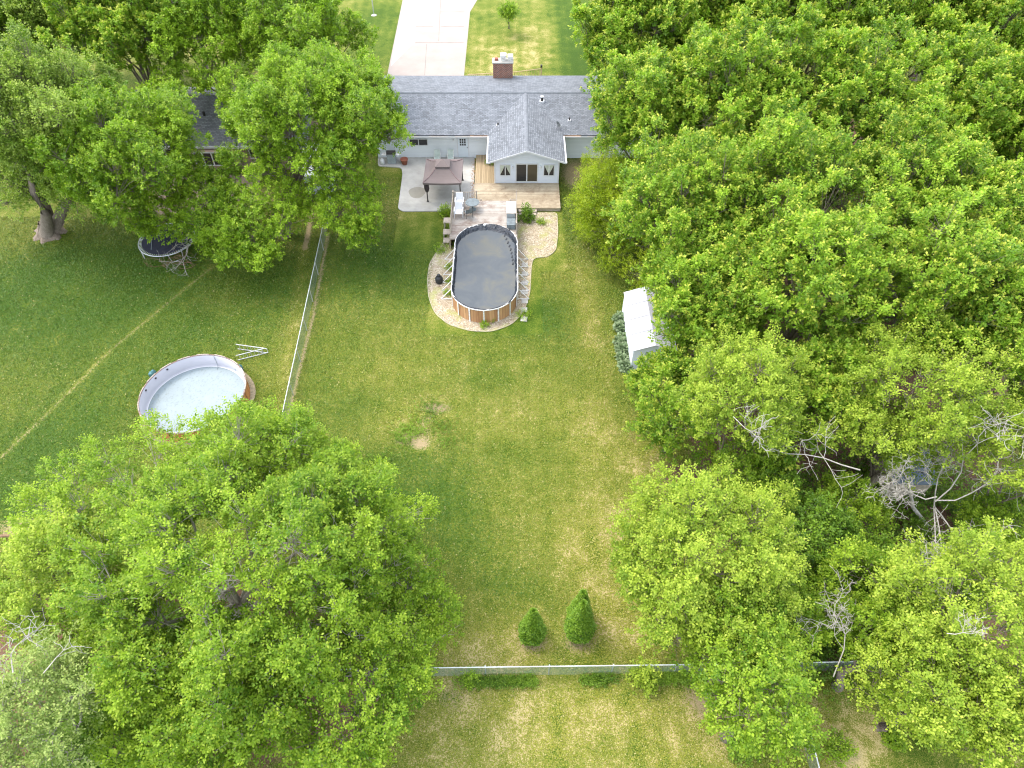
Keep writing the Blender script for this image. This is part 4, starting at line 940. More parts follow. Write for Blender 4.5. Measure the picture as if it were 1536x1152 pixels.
# white stacking loungers on the pool deck
p = G(689, 318, UZ)
wc = empty('stacked_chairs', (p[0], p[1], UZ), 'white plastic garden chairs stacked on the left of the pool deck', 'chairs')
for k in range(2):
    q = LMB(); dy = .75 - k * 1.35
    q.box(-.33, .33, dy - .32, dy + .3, .40 + .05, .5); 
    q.add([(-.32, dy + .25, .48), (.32, dy + .25, .48), (.3, dy + .5, 1.05), (-.3, dy + .5, 1.05), (-.32, dy + .30, .46), (.32, dy + .30, .46), (.3, dy + .55, 1.03), (-.3, dy + .55, 1.03)], [(0, 1, 2, 3), (7, 6, 5, 4), (0, 3, 7, 4), (1, 5, 6, 2), (3, 2, 6, 7)])
    for s in (-.34, .34): q.box(s - .05, s + .05, dy - .3, dy + .35, .66, .70); q.box(s - .03, s + .03, dy - .28, dy - .22, 0, .66); q.box(s - .03, s + .03, dy + .25, dy + .3, 0, .66)
    ck = q.build('chair', M['white'], wc, bevel=.02)
p = G(709, 314, UZ); q = MB()
q.lathe(p[0], p[1], [(.05, UZ), (.05, UZ + .62), (.56, UZ + .64), (.58, UZ + .70), (.56, UZ + .71), (.1, UZ + .69)], 22)
q.lathe(p[0], p[1], [(.3, UZ), (.3, UZ + .04), (.06, UZ + .06)], 14)
thing_from(q, 'patio_table', M['greydark'], 'round dark mesh table between the white chairs and the railing', 'table')
p = G(701, 326, UZ); cq = empty('mesh_chair', (p[0] + .1, p[1] + .15, UZ), 'dark grey mesh chair in front of the round deck table', 'chair', None, R(200))
q = LMB()
for s in (-.27, .27):
    q = LMB(); q.tube([(s, -.28, 0), (s, -.25, .42), (s, .22, .42), (s, .42, .95)], .018, 6); q.tube([(s, .3, 0), (s, .22, .42)], .018, 6); q.build('side_frame', M['darkmetal'], cq)
q = LMB(); q.slab([(-.26, -.26, .43), (.26, -.26, .43), (.26, .22, .43), (-.26, .22, .43)], .02); q.build('seat', M['greydark'], cq)
q = LMB(); q.slab([(-.26, .22, .44), (.26, .22, .44), (.26, .42, .94), (-.26, .42, .94)], .02); q.build('backrest', M['greydark'], cq)
p = G(767, 312, UZ + .5); bx_ = empty('storage_box', (p[0], p[1], UZ), 'beige lidded storage box at the right rail of the pool deck', 'storage box')
q = MB(); q.box(p[0] - .38, p[0] + .33, p[1] - .75, p[1] + .85, UZ, UZ + .48); q.build('body', M['grey'], bx_, bevel=.02)
q = MB(); q.box(p[0] - .41, p[0] + .36, p[1] - .78, p[1] + .88, UZ + .48, UZ + .56); q.build('lid', simple('beige_lid', (.66, .60, .53), .6), bx_, bevel=.02)
p = G(767, 333, UZ + .4); q = MB(); q.box(p[0] - .36, p[0] + .32, p[1] - .45, p[1] + .4, UZ, UZ + .40); q.box(p[0] - .38, p[0] + .34, p[1] - .47, p[1] + .42, UZ + .4, UZ + .45); thing_from(q, 'deck_box', M['greydark'], 'dark slatted chest next to the beige box on the pool deck', 'chest', bevel=.02)
# pot plant on the sun deck
def small_plant(name, loc, r, h, sp, label, cat, seed, n=60, leaf=.12, group=None, m=7, up=.6, L=.22):
    g = np.random.default_rng(seed); root = empty(name, loc, label, cat, group)
    d = unit(g.normal(0, 1, (n, 3)) + np.array([0, 0, .3])); d[:, 2] = np.abs(d[:, 2]); q = g.uniform(.3, 1, n)[:, None]
    C = np.array(loc) + d * q * np.array([r, r, h]); A = unit(d + np.array([0, 0, up]))
    V, F, hu, tp = leaves(C, A, m, leaf, L, .9, .6, g.uniform(.2, .8, n), g.uniform(0, 1, n), g=g)
    np_mesh('foliage', V, F, M[sp], root, {'hue': ('FACE', hu), 'tip': ('FACE', tp)}, off=root.location)
    P0 = np.tile(np.array(loc, float), (min(n, 25), 1)); V, F = cones(P0, C[:min(n, 25)], .02, .006, 4)
    np_mesh('stems', V, F, M['bark'], root, off=root.location); return root
small_plant('withered_plant', (-2.0, 57.6, DH), .45, .45, 'under', 'withered dark pot plant on the deck beside the sunroom', 'plant', 3, 50, .09)
p = G(790, 338); small_plant('climbing_bush', (p[0], p[1] + .8, 0), .6, 1.5, 'under', 'tall leafy weed bush right of the pool deck', 'bush', 4, 190, .13)
p = G(671, 322); small_plant('corner_bush', (p[0] - .1, p[1] + .1, 0), .6, .9, 'maple', 'green bush at the patio corner by the pool deck', 'bush', 5, 120, .12)
for i, (px, py, r) in enumerate(((662, 375, .6), (676, 403, .35), (677, 424, .35), (672, 441, .3), (738, 480, .25), (727, 490, .3), (683, 368, .4), (787, 474, .5), (812, 335, .35))):
    p = G(px, py); small_plant('weed', (p[0], p[1], .02), r, .3, 'maple', ['low weeds at the left end of the gravel beside the pool', 'weed by the first left pool brace', 'weed by the middle left pool braces', 'weed by the lowest left pool brace', 'tiny weed against the front pool wall', 'weed on the gravel in front of the pool', 'weeds between the pool and lowest wooden step', 'weeds at the right front edge of the gravel', 'weed on the gravel below the garden steps'][i], 'weed', 20 + i, int(30 + r * 60), .09, group='weeds round the oval pool')
# hostas along the shed
labels_h = ['hosta clump at the far end of the shed bed', 'second hosta clump from the far end of the shed bed', 'third hosta clump from the far end of the shed bed', 'fourth hosta clump from the far end of the shed bed', 'fifth hosta clump from the far end of the shed bed', 'hosta clump at the near end of the shed bed']
for i, y in enumerate((480, 492, 512, 525, 540, 552)):
    p = G(929 + i * 1.6, y); small_plant('hosta', (p[0], p[1], .0), .46, .42, 'hosta', labels_h[i], 'plant', 40 + i, 70, .24, 'hostas along the white shed', 6, .4, .12)

# ------------------------------------------------------------------ front yard
p0, p1 = G(700, 112), G(812, 101)
pr = empty('porch_railing', (3.5, 76, 0), 'raw wood ramp railing behind the house by the chimney', 'railing')
def rail_run(pa, pb, z, nb):
    q = MB(); q.tube([(pa[0], pa[1], z), (pb[0], pb[1], z)], .05, 4); q.tube([(pa[0], pa[1], z - .75), (pb[0], pb[1], z - .75)], .04, 4); q.build('rail', M['wood'], pr)
    q = MB()
    for k in range(nb + 1): a = pa + (pb - pa) * k / nb; q.box(a[0] - .02, a[0] + .02, a[1] - .02, a[1] + .02, z - .75, z)
    q.build('balusters', M['wood'], pr)
ra, rb, rcn = G(702, 112, 1.0), G(772, 108, 1.0), G(812, 103, 1.0)
rail_run(ra, rb, 1.0, 22); rail_run(rb, rcn, 1.0, 16)
q = MB(); q.box(rcn[0] - .07, rcn[0] + .07, rcn[1] - .07, rcn[1] + .07, 0, 1.15); q.build('post', M['wood'], pr)
q = MB(); q.box(rcn[0] - .1, rcn[0] + .1, rcn[1] - .1, rcn[1] + .1, 1.15, 1.4); q.build('post_lantern', M['darkmetal'], pr)
q = MB(); pa, pb = G(706, 113.5, .35), G(800, 112.5, .35); q.box(pa[0], pb[0], 71.0, 73.4, .25, .35); q.build('landing', M['wood'], pr)
p = G(561, 23); q = MB(); q.tube([(p[0], p[1], 0), (p[0], p[1], 3.2)], .06, 8); lp = q; 
lpo = empty('lamp_post', p, 'thin grey yard lamp post left of the driveway', 'lamp post')
q.build('pole', M['steel'], lpo); q = MB(); q.lathe(p[0], p[1], [(.1, 3.2), (.2, 3.3), (.22, 3.6), (.05, 3.8)], 10); q.build('lantern', M['white_grubby'], lpo)
q = MB(); q.lathe(p[0], p[1], [(.35, .01), (.3, .05), (.1, .07)], 12); q.build('base', M['concrete'], lpo)

# ------------------------------------------------------------------ chain-link fences
def fence(pts, h, label, spacing=3.0, group=None, brace=None):
    "pts: world points of the fence line"
    a, b = np.array(pts[0]), np.array(pts[1]); L = float(np.linalg.norm((b - a)[:2])); rz = math.atan2(b[1] - a[1], b[0] - a[0])
    t = empty('chain_link_fence', (a[0], a[1], 0), label, 'fence', group, rz)
    q = LMB(); q.add([(0, 0, .03), (L, 0, .03), (L, 0, h), (0, 0, h)], [(0, 1, 2, 3)]); q.build('wire_mesh', M['chain'], t)
    q = LMB(); q.tube([(0, 0, h + .01), (L, 0, h + .01)], .026, 6); q.build('top_rail', simple('galvanised_rail', (.62, .66, .66), .45, .2), t)
    n_ = max(1, round(L / spacing))
    for k in range(n_ + 1):
        q = LMB(); x = L * k / n_; q.tube([(x, .04, 0), (x, .04, h + .06)], .03 if k not in (0, n_) else .045, 8); q.build('post', M['steel'], t)
    if brace: q = LMB(); q.tube([(L * brace[0], .05, .55), (L * brace[1], .05, .55)], .025, 6); q.build('brace', M['steel'], t)
    return t
FH = 1.2
corner = G(600, 1018); cL = np.array([G(668, 1017)[0] - 2.2, G(668, 1017)[1] - .05, 0])
fl0 = G(492, 340); fl1 = G(424, 668)
fdir = (fl1 - fl0) / np.linalg.norm(fl1 - fl0)
fend = fl0 + fdir * ((fl0[1] - (cL[1])) / abs(fdir[1]))
fence((fl0 - fdir * 3, fend), FH, 'long chain-link fence along the left side of the lawn')
cornR = G(1104, 1009)
fence((np.array([fend[0], cL[1], 0]), cornR), FH, 'chain-link fence across the bottom of the lawn')
fence((cornR, G(1330, 1004)), FH, 'chain-link fence continuing right under the box elders')
fence((G(1211, 1082, FH), G(1233, 1168, FH)), FH, 'short chain-link side fence at the bottom edge', brace=(0.02, .4))
# low log rail at the left
p, q2 = G(-20, 806, .25), G(66, 799, .25); q = MB(); q.tube([p, (p + q2) / 2 + [0, 0, .03], q2], [.09, .085, .07], 8); thing_from(q, 'fallen_log', M['litterwood'], 'brown log lying along the grass edge at left', 'log')

# ------------------------------------------------------------------ arborvitae
def arbor(px, py, r, h, label, seed):
    p = G(px, py); g = np.random.default_rng(seed); root = empty('arborvitae', p, label, 'shrub', 'arborvitaes near the bottom fence')
    n = int(1500 * r * h); t = g.uniform(0, 1, n) ** 1.15; a = g.uniform(0, 2 * math.pi, n)
    prof = np.where(t < .15, .72 + t * 1.8, 1.0 - ((t - .15) / .85) ** .98) * (1 + .06 * np.sin(a * 5 + t * 9)) * g.uniform(.84, 1.08, n)
    C = np.stack([p[0] + r * prof * np.cos(a), p[1] + r * prof * np.sin(a), .08 + t * h * .97], 1)
    A = unit(np.stack([np.cos(a), np.sin(a), np.full(n, .9)], 1) + g.normal(0, .2, (n, 3)))
    V, F, hu, tp = leaves(C, A, 5, .095, .12, .6, .55, np.clip(.5 + g.normal(0, .25, n), 0, 1), g.uniform(0, .8, n), droop=0, g=g)
    np_mesh('foliage', V, F, M['conifer'], root, {'hue': ('FACE', hu), 'tip': ('FACE', tp)}, off=root.location)
    q = MB(); q.tube([p, p + [0, 0, h * .8]], [.07, .02], 8); q.build('trunk', M['bark'], root); LEAFTOTAL[0] += len(F)
arbor(798, 954, .58, 3.1, 'short rounded arborvitae left of the taller pair', 1)
arbor(868, 949, .66, 3.6, 'tall arborvitae in front, nearer the bottom fence', 2)
arbor(868, 930, .54, 3.3, 'narrow arborvitae peeping from behind the tallest one', 3)

# ------------------------------------------------------------------ weeds strips and undergrowth (uncountable)
def strip(name, pts, w, n, sp, leaf, h, label, seed, cat='undergrowth'):
    g = np.random.default_rng(seed); P = []
    for _ in range(n):
        k = g.integers(0, len(pts) - 1); t = g.uniform(); a, b = pts[k], pts[k + 1]
        P.append(a + (b - a) * t + np.array([g.normal(0, w[0]), g.normal(0, w[1]), 0]))
    P = np.array(P); dens = np.sin(P[:, 0] * 1.7 + 1) + np.sin(P[:, 0] * .6 + P[:, 1] * 1.3) + np.sin(P[:, 1] * .9)
    P = P[dens > -1.2 + g.uniform(-.5, .5, len(P))]; P[:, 2] = g.uniform(.02, h, len(P))
    A = unit(g.normal(0, .5, (len(P), 3)) + np.array([0, 0, 1]))
    hue = np.clip(.5 + .3 * np.sin(P[:, 0] * 1.1 + P[:, 1]) + g.normal(0, .1, len(P)), 0, 1)
    V, F, hu, tp = leaves(P, A, 7, leaf, .18, 1.0, .6, hue, g.uniform(0, .8, len(P)), g=g); LEAFTOTAL[0] += len(F)
    o = np_mesh(name, V, F, M[sp], None, {'hue': ('FACE', hu), 'tip': ('FACE', tp)}); tag(o, label, cat, None, 'stuff'); return o
strip('fence_weeds', [G(695, 1024), G(1090, 1017)], (.3, .14), 2800, 'under', .085, .2, 'dark green weeds along the foot of the bottom fence', 1, 'weeds')
strip('lawn_weeds', [G(560, 680), G(566, 690), G(600, 655), G(625, 645), G(610, 665), G(640, 620), G(650, 605), G(665, 640), G(668, 665), G(600, 670)], (.55, .4), 620, 'under', .085, .06, 'dark weedy patches around the bare spot in the lawn', 2, 'weeds')
strip('wood_undergrowth', [G(1180, 720), G(1300, 860), G(1200, 900), G(1450, 850), G(1300, 700), G(1500, 780), G(1160, 990), G(1300, 930)], (1.6, 1.3), 9000, 'under', .13, .8, 'dark leafy undergrowth on the wood floor at right', 3)
strip('maple_undergrowth', [G(1120, 560), G(1300, 420), G(1450, 500), G(1200, 300), G(1450, 300)], (2.2, 2.2), 7000, 'under', .16, .9, 'green undergrowth beneath the silver maples', 4)
strip('left_undergrowth', [G(80, 900), G(250, 960), G(400, 1000), G(100, 1080), G(300, 1120)], (1.8, 1.3), 7000, 'under', .13, .9, 'dark undergrowth beneath the bottom left trees', 5)
p = G(966, 1016); small_plant('leafy_sapling', (p[0], p[1] - .1, 0), .8, 1.6, 'elder', 'bright green sapling growing through the bottom fence', 'sapling', 7, 230, .13)
p = G(706, 1020); small_plant('fence_sprout', (p[0], p[1], 0), .4, 1.0, 'maple', 'small green sprout at the left end of the bottom fence', 'sapling', 8, 60, .1)
for i, (px, py, r, h, lb) in enumerate(((1255, 1125, .8, .6, 'low green bush right of the short side fence'), (1340, 1110, .5, .6, 'low green weeds in the gap under the bottom right trees'), (1390, 1105, .5, .5, 'second clump of low weeds under the bottom right trees'), (1110, 1120, .9, .9, 'dark low bush left of the short side fence'))):
    p = G(px, py); small_plant('low_bush', (p[0], p[1], 0), r, h, 'under' if i in (3,) else 'maple', lb, 'bush', 60 + i, 150, .11)

def grass(n):
    g = np.random.default_rng(77); y = 8 + 48 * g.uniform(0, 1, n) ** .95; x = g.uniform(-1, .55, n) * (22 + y * .56)
    ix = np.clip(np.searchsorted(gx, x), 0, nx - 1); iy = np.clip(np.searchsorted(gy, y), 0, ny - 1)
    bad = (litter[iy, ix] > .55) | (g.uniform(0, 1, n) < dirt[iy, ix] * 1.1) | ((x > -12.6) & (x < 12.4) & (y > 58) & (y < 71)) | ((x > -9.6) & (x < 4.2) & (y > 45.5) & (y < 59))
    bad |= (np.hypot(x - RXc, y - RYc) < RR + .35) | ((np.abs(x + 2) < 4.2) & (y > 36) & (y < 48)) | ((x > .3) & (x < 4.3) & (y > 43) & (y < 51)) | ((x < -4.2) & (x > -17) & (y > 71)) | ((x > 8) & (x < 11) & (y > 32.5) & (y < 38.4)) | ((x < -15.5) & (y > 50))
    k = ~bad; x, y, ix, iy = x[k], y[k], ix[k], iy[k]; n = len(x)
    P = np.stack([x, y, np.zeros(n)], 1); a = g.uniform(0, 6.28, n); d = np.stack([np.cos(a), np.sin(a), g.uniform(.15, 1.0, n)], 1); d = unit(d)
    s = unit(np.cross(d, np.array([0, 0, 1.0]))); ln = (g.uniform(.035, .085, n) * (1 + y / 90))[:, None]; w = ln * g.uniform(.2, .42, n)[:, None]
    V = np.stack([P - s * w, P + s * w, P + d * ln + s * w * .5, P + d * ln - s * w * .5], 1).reshape(-1, 3)
    dr = np.clip(dry[iy, ix], 0, 1.4); lu = np.clip(lush_shade[iy, ix], 0, 1.2)
    bg_ = .5 * np.sin(x * .55 + 1.3 * np.sin(y * .31)) + .5 * np.sin(y * .47 + 1.7 * np.sin(x * .23 + 1)); hu = np.clip(.40 + .40 * dr - .40 * lu + .09 * bg_ + g.normal(0, .17, n), 0, 1); tp = (g.uniform(0, 1, n) < .015 + .13 * dr) * g.uniform(.15, .8, n)  # blade hue also carries the painted tree shade
    o = np_mesh('grass', V, np.arange(n * 4).reshape(-1, 4), M['grass'], None, {'hue': ('FACE', hu), 'tip': ('FACE', tp)}); tag(o, 'short mixed green and straw coloured grass blades', 'grass', None, 'stuff')
grass(760000)
# ------------------------------------------------------------------ trees
gl, gr = 'maples over the neighbour\'s house at left', 'silver maples massed along the right side'
ge, gb_ = 'box elders at the lower right', 'trees at the bottom left'
# left block
tree('pale leaved multi-stemmed maple at the far left with flared trunk base', 70, 180, 10, 5.2, 5.2, 'pale', (75, 352), gl, trunk_r=.75, stems=3, fork=.3, barkm='bark', dens=1.5, lowcut=-.7, extra=((30, 215, 7, 1.8), (75, 225, 7.5, 1.8), (115, 210, 7.5, 1.6), (60, 250, 6, 1.7), (100, 250, 6.2, 1.6), (130, 240, 6.5, 1.5), (0, 230, 6.5, 1.6), (20, 265, 5.5, 1.6), (50, 285, 4.5, 1.3), (120, 265, 5.5, 1.5), (5, 150, 9, 1.8), (10, 300, 4, 1.2), (85, 270, 5, 1.4), (110, 305, 4, 1.2)))
tree('broad maple hanging over the trampoline', 192, 228, 8.5, 5.6, 4.6, 'maple', (215, 322), gl, trunk_r=.42, gaps=((252, 227, .7), (315, 236, .9), (310, 180, 1.3)), dens=1.35, lowcut=-.6, extra=((290, 265, 6, 1.0), (325, 272, 5.5, .9), (255, 150, 9, 1.4), (300, 185, 8.5, .9), (262, 190, 8, 1.1), (270, 250, 6.5, .9), (235, 338, 3.0, 1.1), (268, 345, 2.6, 1.0), (212, 335, 3.4, 1.0), (290, 330, 3.6, 1.2), (350, 335, 4.0, 1.2), (300, 300, 4.5, 1.2), (345, 300, 5, 1.3), (310, 365, 2.6, 1.0), (345, 375, 2.4, 1.1), (260, 285, 5, 1.2), (140, 290, 5, 1.4), (170, 310, 4.6, 1.3), (215, 318, 4.2, 1.3), (330, 315, 5, 1.5), (255, 325, 4.0, 1.2), (110, 215, 8, 1.6), (300, 335, 4.4, 1.2), (190, 290, 5, 1.4), (250, 290, 5, 1.5), (310, 290, 5.5, 1.4)))
tree('broad maple nearest the left fence and patio', 476, 180, 9.5, 6.0, 4.8, 'maple', (428, 352), gl, trunk_r=.45, gaps=((455, 268, .75), (315, 236, .9), (315, 185, 1.3), (375, 225, .5), (585, 240, 1.3), (605, 250, 1.0)), barkm='bark', dens=1.35, lowcut=-.6, extra=((380, 355, 4, 1.6), (345, 350, 4.2, 1.4), (355, 385, 3.0, 1.2), (410, 360, 4, 1.2), (330, 345, 4.2, 1.2), (470, 290, 5, 1.5), (505, 320, 4.8, 1.4), (440, 300, 5, 1.5), (430, 330, 4.5, 1.3), (540, 320, 5, 1.4), (520, 345, 4.3, 1.2), (545, 280, 6, 1.2), (500, 270, 6, 1.4), (395, 385, 3.2, 1.1), (390, 300, 5.5, 1.4), (555, 345, 3.6, 1.1), (400, 255, 7, 1.3), (372, 190, 8.5, 1.4), (340, 235, 7, .8), (350, 130, 9, 1.5), (365, 240, 7, 1.4), (350, 270, 6, 1.2), (345, 185, 8.8, .8), (400, 210, 8, 1.3), (385, 160, 9.5, 1.3), (582, 188, 8.5, 1.2)))
tree('pale maple at the top left corner', 70, 30, 10, 5.6, 5, 'pale', None, gl, leafk=1.3)
tree('dark maple behind the neighbouring house, second from the left corner', 190, 40, 10.5, 5.6, 5, 'silver', None, gl, leafk=1.3)
tree('green maple behind the neighbouring house in the middle of the left block', 310, 45, 10, 5.6, 4.8, 'maple', None, gl, leafk=1.2, extra=((260, 120, 8, 1.5), (310, 118, 8, 1.4), (355, 125, 8, 1.5), (350, 160, 7.5, 1.2), (225, 150, 8, 1.4)))
tree('green maple behind the neighbouring house nearest the driveway', 445, 50, 10, 5.4, 4.8, 'maple', None, gl, leafk=1.2, extra=((540, 60, 9, 1.5), (550, 110, 9, 1.6)))
for i, (px, py) in enumerate(((110, -45), (260, -45), (410, -40), (-40, 60))):
    tree(['far maple at the top edge above the pale corner tree', 'far maple at the top edge left of centre in the left block', 'far maple at the top edge nearest the driveway lamp', 'maple at the left edge below the top corner'][i], px, py, 10, 5.8, 4.8, 'maple', None, gl, leafk=1.35, dens=.8)
# right block
RB = [(950, 62, 10, 4.9, 'silver maple nearest the front lawn at the top'), (1075, 30, 11, 5.6, 'second silver maple from the front lawn along the top'), (1215, 50, 11.5, 6, 'silver maple at the top middle of the right block'), (1360, 40, 11, 6, 'silver maple at the top, second from the right corner'), (1500, 60, 11, 6, 'silver maple at the top right corner'),
      (985, 185, 10, 4.7, 'silver maple overhanging the right end of the house roof'), (1115, 165, 11.5, 6, 'silver maple behind the roof tree, upper middle'), (1270, 180, 11.5, 6, 'tall silver maple in the upper middle of the right block'), (1420, 190, 11, 6, 'silver maple in the upper right of the right block'), (1545, 230, 11, 5.5, 'silver maple at the right edge below the top corner'),
      (1030, 330, 9.5, 4.8, 'silver maple right of the lime green shrub'), (1180, 310, 10.5, 4.9, 'silver maple left of the forked trunk opening'), (1350, 320, 10.5, 5.3, 'silver maple right of the forked trunk opening'), (1500, 370, 10.5, 5, 'silver maple at the right edge, middle height'),
      (1050, 460, 7.5, 4.0, 'silver maple leaning over the white shed'), (1215, 425, 10, 4.6, 'silver maple in the centre of the lower row behind the box elders'), (1390, 450, 10, 4.8, 'silver maple above the right box elder'), (1520, 520, 9.5, 4, 'silver maple at the right edge above the dead tree')]
for (px, py, hc, r, lb) in RB:
    ex = ()
    if (px, py) == (1050, 460): ex = ((1005, 455, 6, 1.2), (1012, 485, 5.5, 1.1), (1005, 545, 4.5, 1.1), (1020, 555, 5, 1.3), (965, 580, 3.2, 1.0), (985, 570, 3.8, .9), (1055, 530, 6, 1.4), (1000, 425, 7, 1.2))
    if (px, py) == (985, 185): ex = ((905, 150, 9, 1.2), (915, 110, 10, 1.3))
    tree(lb, px + (14 if (px, py) == (1050, 460) else 0), py, hc, r, 5.0 if hc > 9 else 3.8, 'silver', (1262, 400) if px == 1350 else None, gr, gaps=((1250, 308, 1.1), (1285, 302, .7), (1165, 505, 1.2), (1330, 492, .9), (1240, 560, 1.0), (1060, 190, .8), (1370, 120, .9), (1210, 110, .8), (1180, 430, .7)), leafk=1.0 + max(0, 300 - py) / 700, trunk_r=.34, extra=ex, name='silver_maple', dens=.95)
for i, (px, py) in enumerate(((960, -40), (1120, -60), (1280, -60), (1440, -50))):
    tree(['far silver maple at the top edge by the front lawn', 'far silver maple at the top edge, left of the middle', 'far silver maple at the top edge, right of the middle', 'far silver maple at the top edge near the right corner'][i], px, py, 11, 6.4, 5, 'silver', None, gr, leafk=1.5, dens=.7, name='silver_maple')
tree('drooping lime green shrub tree beside the sunroom', 922, 305, 4.0, 3.0, 3.8, 'lime', None, None, nl=60, dens=1.6, trunk_r=.15, fork=.3, lowcut=-.8, extra=((905, 225, 4.5, .9), (885, 260, 3.5, .9), (890, 330, 2.2, .9), (920, 380, 1.8, 1.0), (960, 410, 1.5, 1.0), (985, 370, 3, 1.2), (960, 250, 5.5, 1.2)), name='lime_shrub', cat='shrub')
tree('dark green young maple at the lawn edge below the shed', 1020, 615, 4.5, 2.7, 3.0, 'silver', None, None, nl=26, lowcut=-.8, trunk_r=.14, leafk=.9, name='young_maple', extra=((965, 590, 3, .8), (975, 650, 2.5, .8), (1010, 670, 2, .8)))
# lower right box elders
tree('light yellow green box elder just right of the dark young maple', 1118, 598, 8.5, 3.1, 3.2, 'elder', None, ge, trunk_r=.2, name='box_elder', extra=((1170, 650, 7, .9), (1060, 545, 8, .9), (1090, 520, 9, .8)))
tree('light box elder directly above the dead tree', 1370, 590, 9, 4.0, 3.2, 'elder', None, ge, trunk_r=.3, name='box_elder', extra=((1255, 640, 8, 1.1), (1300, 655, 7.5, 1.0), (1340, 668, 7, 1.0), (1250, 600, 8, 1.2), (1460, 640, 8, 1.1)))
tree('box elder at the right edge beside the dead tree', 1535, 690, 8, 2.6, 3, 'elder', None, ge, trunk_r=.2, name='box_elder')
tree('large bright box elder spreading over the right side of the lawn', 1068, 842, 6.5, 4.2, 3.4, 'elder', None, ge, trunk_r=.28, name='box_elder', dens=1.15, extra=((960, 850, 5, 1.2), (955, 790, 5.5, 1.1),(970, 745, 5.5, .9), (1000, 900, 5.5, 1.0), (1150, 760, 6, 1.1), (990, 800, 6, 1.1)))
tree('box elder over the right end of the bottom fence', 1132, 1050, 6, 2.3, 2.8, 'elder_green', None, ge, trunk_r=.22, name='box_elder')
tree('pale box elder at the lower right corner of the wood', 1460, 930, 7, 3.9, 3.4, 'elder', None, ge, trunk_r=.28, name='box_elder', dens=.9)
tree('box elder over the gap beside the short side fence', 1400, 1035, 6, 2.6, 2.6, 'elder', None, ge, trunk_r=.2, name='box_elder', extra=((1290, 1030, 5, .6), (1320, 1050, 5, .7)))
tree('box elder at the very bottom right corner', 1530, 1120, 6, 2.6, 2.6, 'elder', None, ge, trunk_r=.2, name='box_elder')
tree('dark maple filling the wood right of the shed corner', 1215, 590, 7, 3.0, 2.8, 'silver', None, gr, trunk_r=.2, name='silver_maple', extra=((1200, 660, 5.5, 1.3), (1260, 560, 7.5, 1.3)))
tree('box elder covering the slate roof behind the dead tree', 1340, 655, 6.2, 2.0, 1.6, 'elder', None, ge, trunk_r=.15, name='box_elder', extra=((1385, 705, 4.6, .8), (1340, 705, 4.5, .8), (1410, 690, 5, .8)))
tree('green box elder between the bright spreading one and the bottom fence', 1100, 960, 5.5, 2.6, 2.6, 'elder_green', None, ge, trunk_r=.2, name='box_elder', extra=((1010, 960, 3.5, 1.0), (1180, 980, 5, 1.1)))
tree('green box elder right of the bare brush', 1330, 960, 5.0, 2.2, 2.4, 'elder_green', None, ge, trunk_r=.2, name='box_elder')
tree('green box elder below the dead tree', 1290, 880, 4.6, 2.2, 2.2, 'elder_green', None, ge, trunk_r=.2, name='box_elder')
tree('low leafy maple in the middle of the dark opening left of the dead tree', 1265, 765, 3.6, 1.9, 1.8, 'elder_green', None, 'understory trees in the right wood', trunk_r=.1, name='understory_tree')
tree('small green maple filling the dark gap left of the bare limb', 1125, 700, 4.2, 1.9, 2.0, 'elder_green', None, 'understory trees in the right wood', trunk_r=.1, name='understory_tree', extra=((1085, 690, 3.0, .9), (1060, 700, 2.6, .8)))
UL = ['dark green understory tree between the bright box elder and the dead tree', 'dark understory tree right of the bare brush', 'small green understory tree under the dead branches', 'understory tree at the right edge below the dead tree', 'understory tree left of the bare brush', 'understory tree above the broken bare limb', 'understory tree behind the bottom fence corner', 'understory tree right below the dead tree']
for i, (px, py, hc, r) in enumerate(((1215, 810, 4.2, 2.3), (1330, 930, 3.5, 2.0), (1300, 850, 2.8, 1.5), (1500, 790, 4, 2.3), (1190, 930, 4, 1.7), (1150, 735, 3.6, 1.7), (1110, 960, 3.2, 1.2), (1410, 880, 4, 2.2))):
    tree(UL[i], px, py, hc, r, 1.9, 'elder_green' if i in (3, 4, 7) else 'under', None, 'understory trees in the right wood', trunk_r=.1, name='understory_tree', dens=1.0)
# bottom left
tree('very large box elder filling the bottom left of the picture', 368, 850, 7.5, 7.3, 4.4, 'elder_green', (355, 930), gb_, trunk_r=.45, barkm='bark_pale', name='box_elder', fork=.35, dens=1.2, nl=110, gaps=((255, 935, 1.0), (350, 905, .9), (300, 790, .6), (440, 830, .6), (480, 930, .6), (180, 860, .5)), extra=((600, 780, 6, 1.4), (570, 850, 6.5, 1.5), (540, 790, 7, 1.4), (620, 860, 5, 1.3), (560, 920, 5.5, 1.4), (520, 740, 6.5, 1.3), (610, 920, 4.5, 1.3), (655, 915, 4, 1.1), (80, 800, 7, 1.3), (110, 720, 7.5, 1.1), (160, 690, 7.5, 1.1), (60, 760, 6.5, 1.1), (240, 660, 7.5, 1.2), (380, 640, 7.5, 1.1), (460, 680, 7, 1.2),(420, 665, 7, 1.2), (330, 668, 7.5, 1.2), (270, 690, 8, 1.1), (180, 720, 8, 1.2), (560, 720, 4.5, .8), (590, 820, 6, 1.1), (640, 905, 4.5, 1.0), (665, 950, 3.5, .8), (610, 960, 5, 1.1), (120, 760, 7.5, 1.0), (610, 880, 5.5, 1.1)))
tree('yellowish box elder at the left edge beside the largest one', 90, 880, 6.5, 3.4, 3.0, 'elder', None, gb_, trunk_r=.25, name='box_elder')
tree('green box elder at the bottom edge under the largest one', 300, 1060, 5.5, 3.6, 2.8, 'elder_green', None, gb_, trunk_r=.25, name='box_elder')
tree('green box elder at the bottom edge nearest the open lawn', 510, 1040, 5.0, 3.4, 2.8, 'elder_green', None, gb_, trunk_r=.25, name='box_elder', extra=((630, 1020, 3.5, .9),))
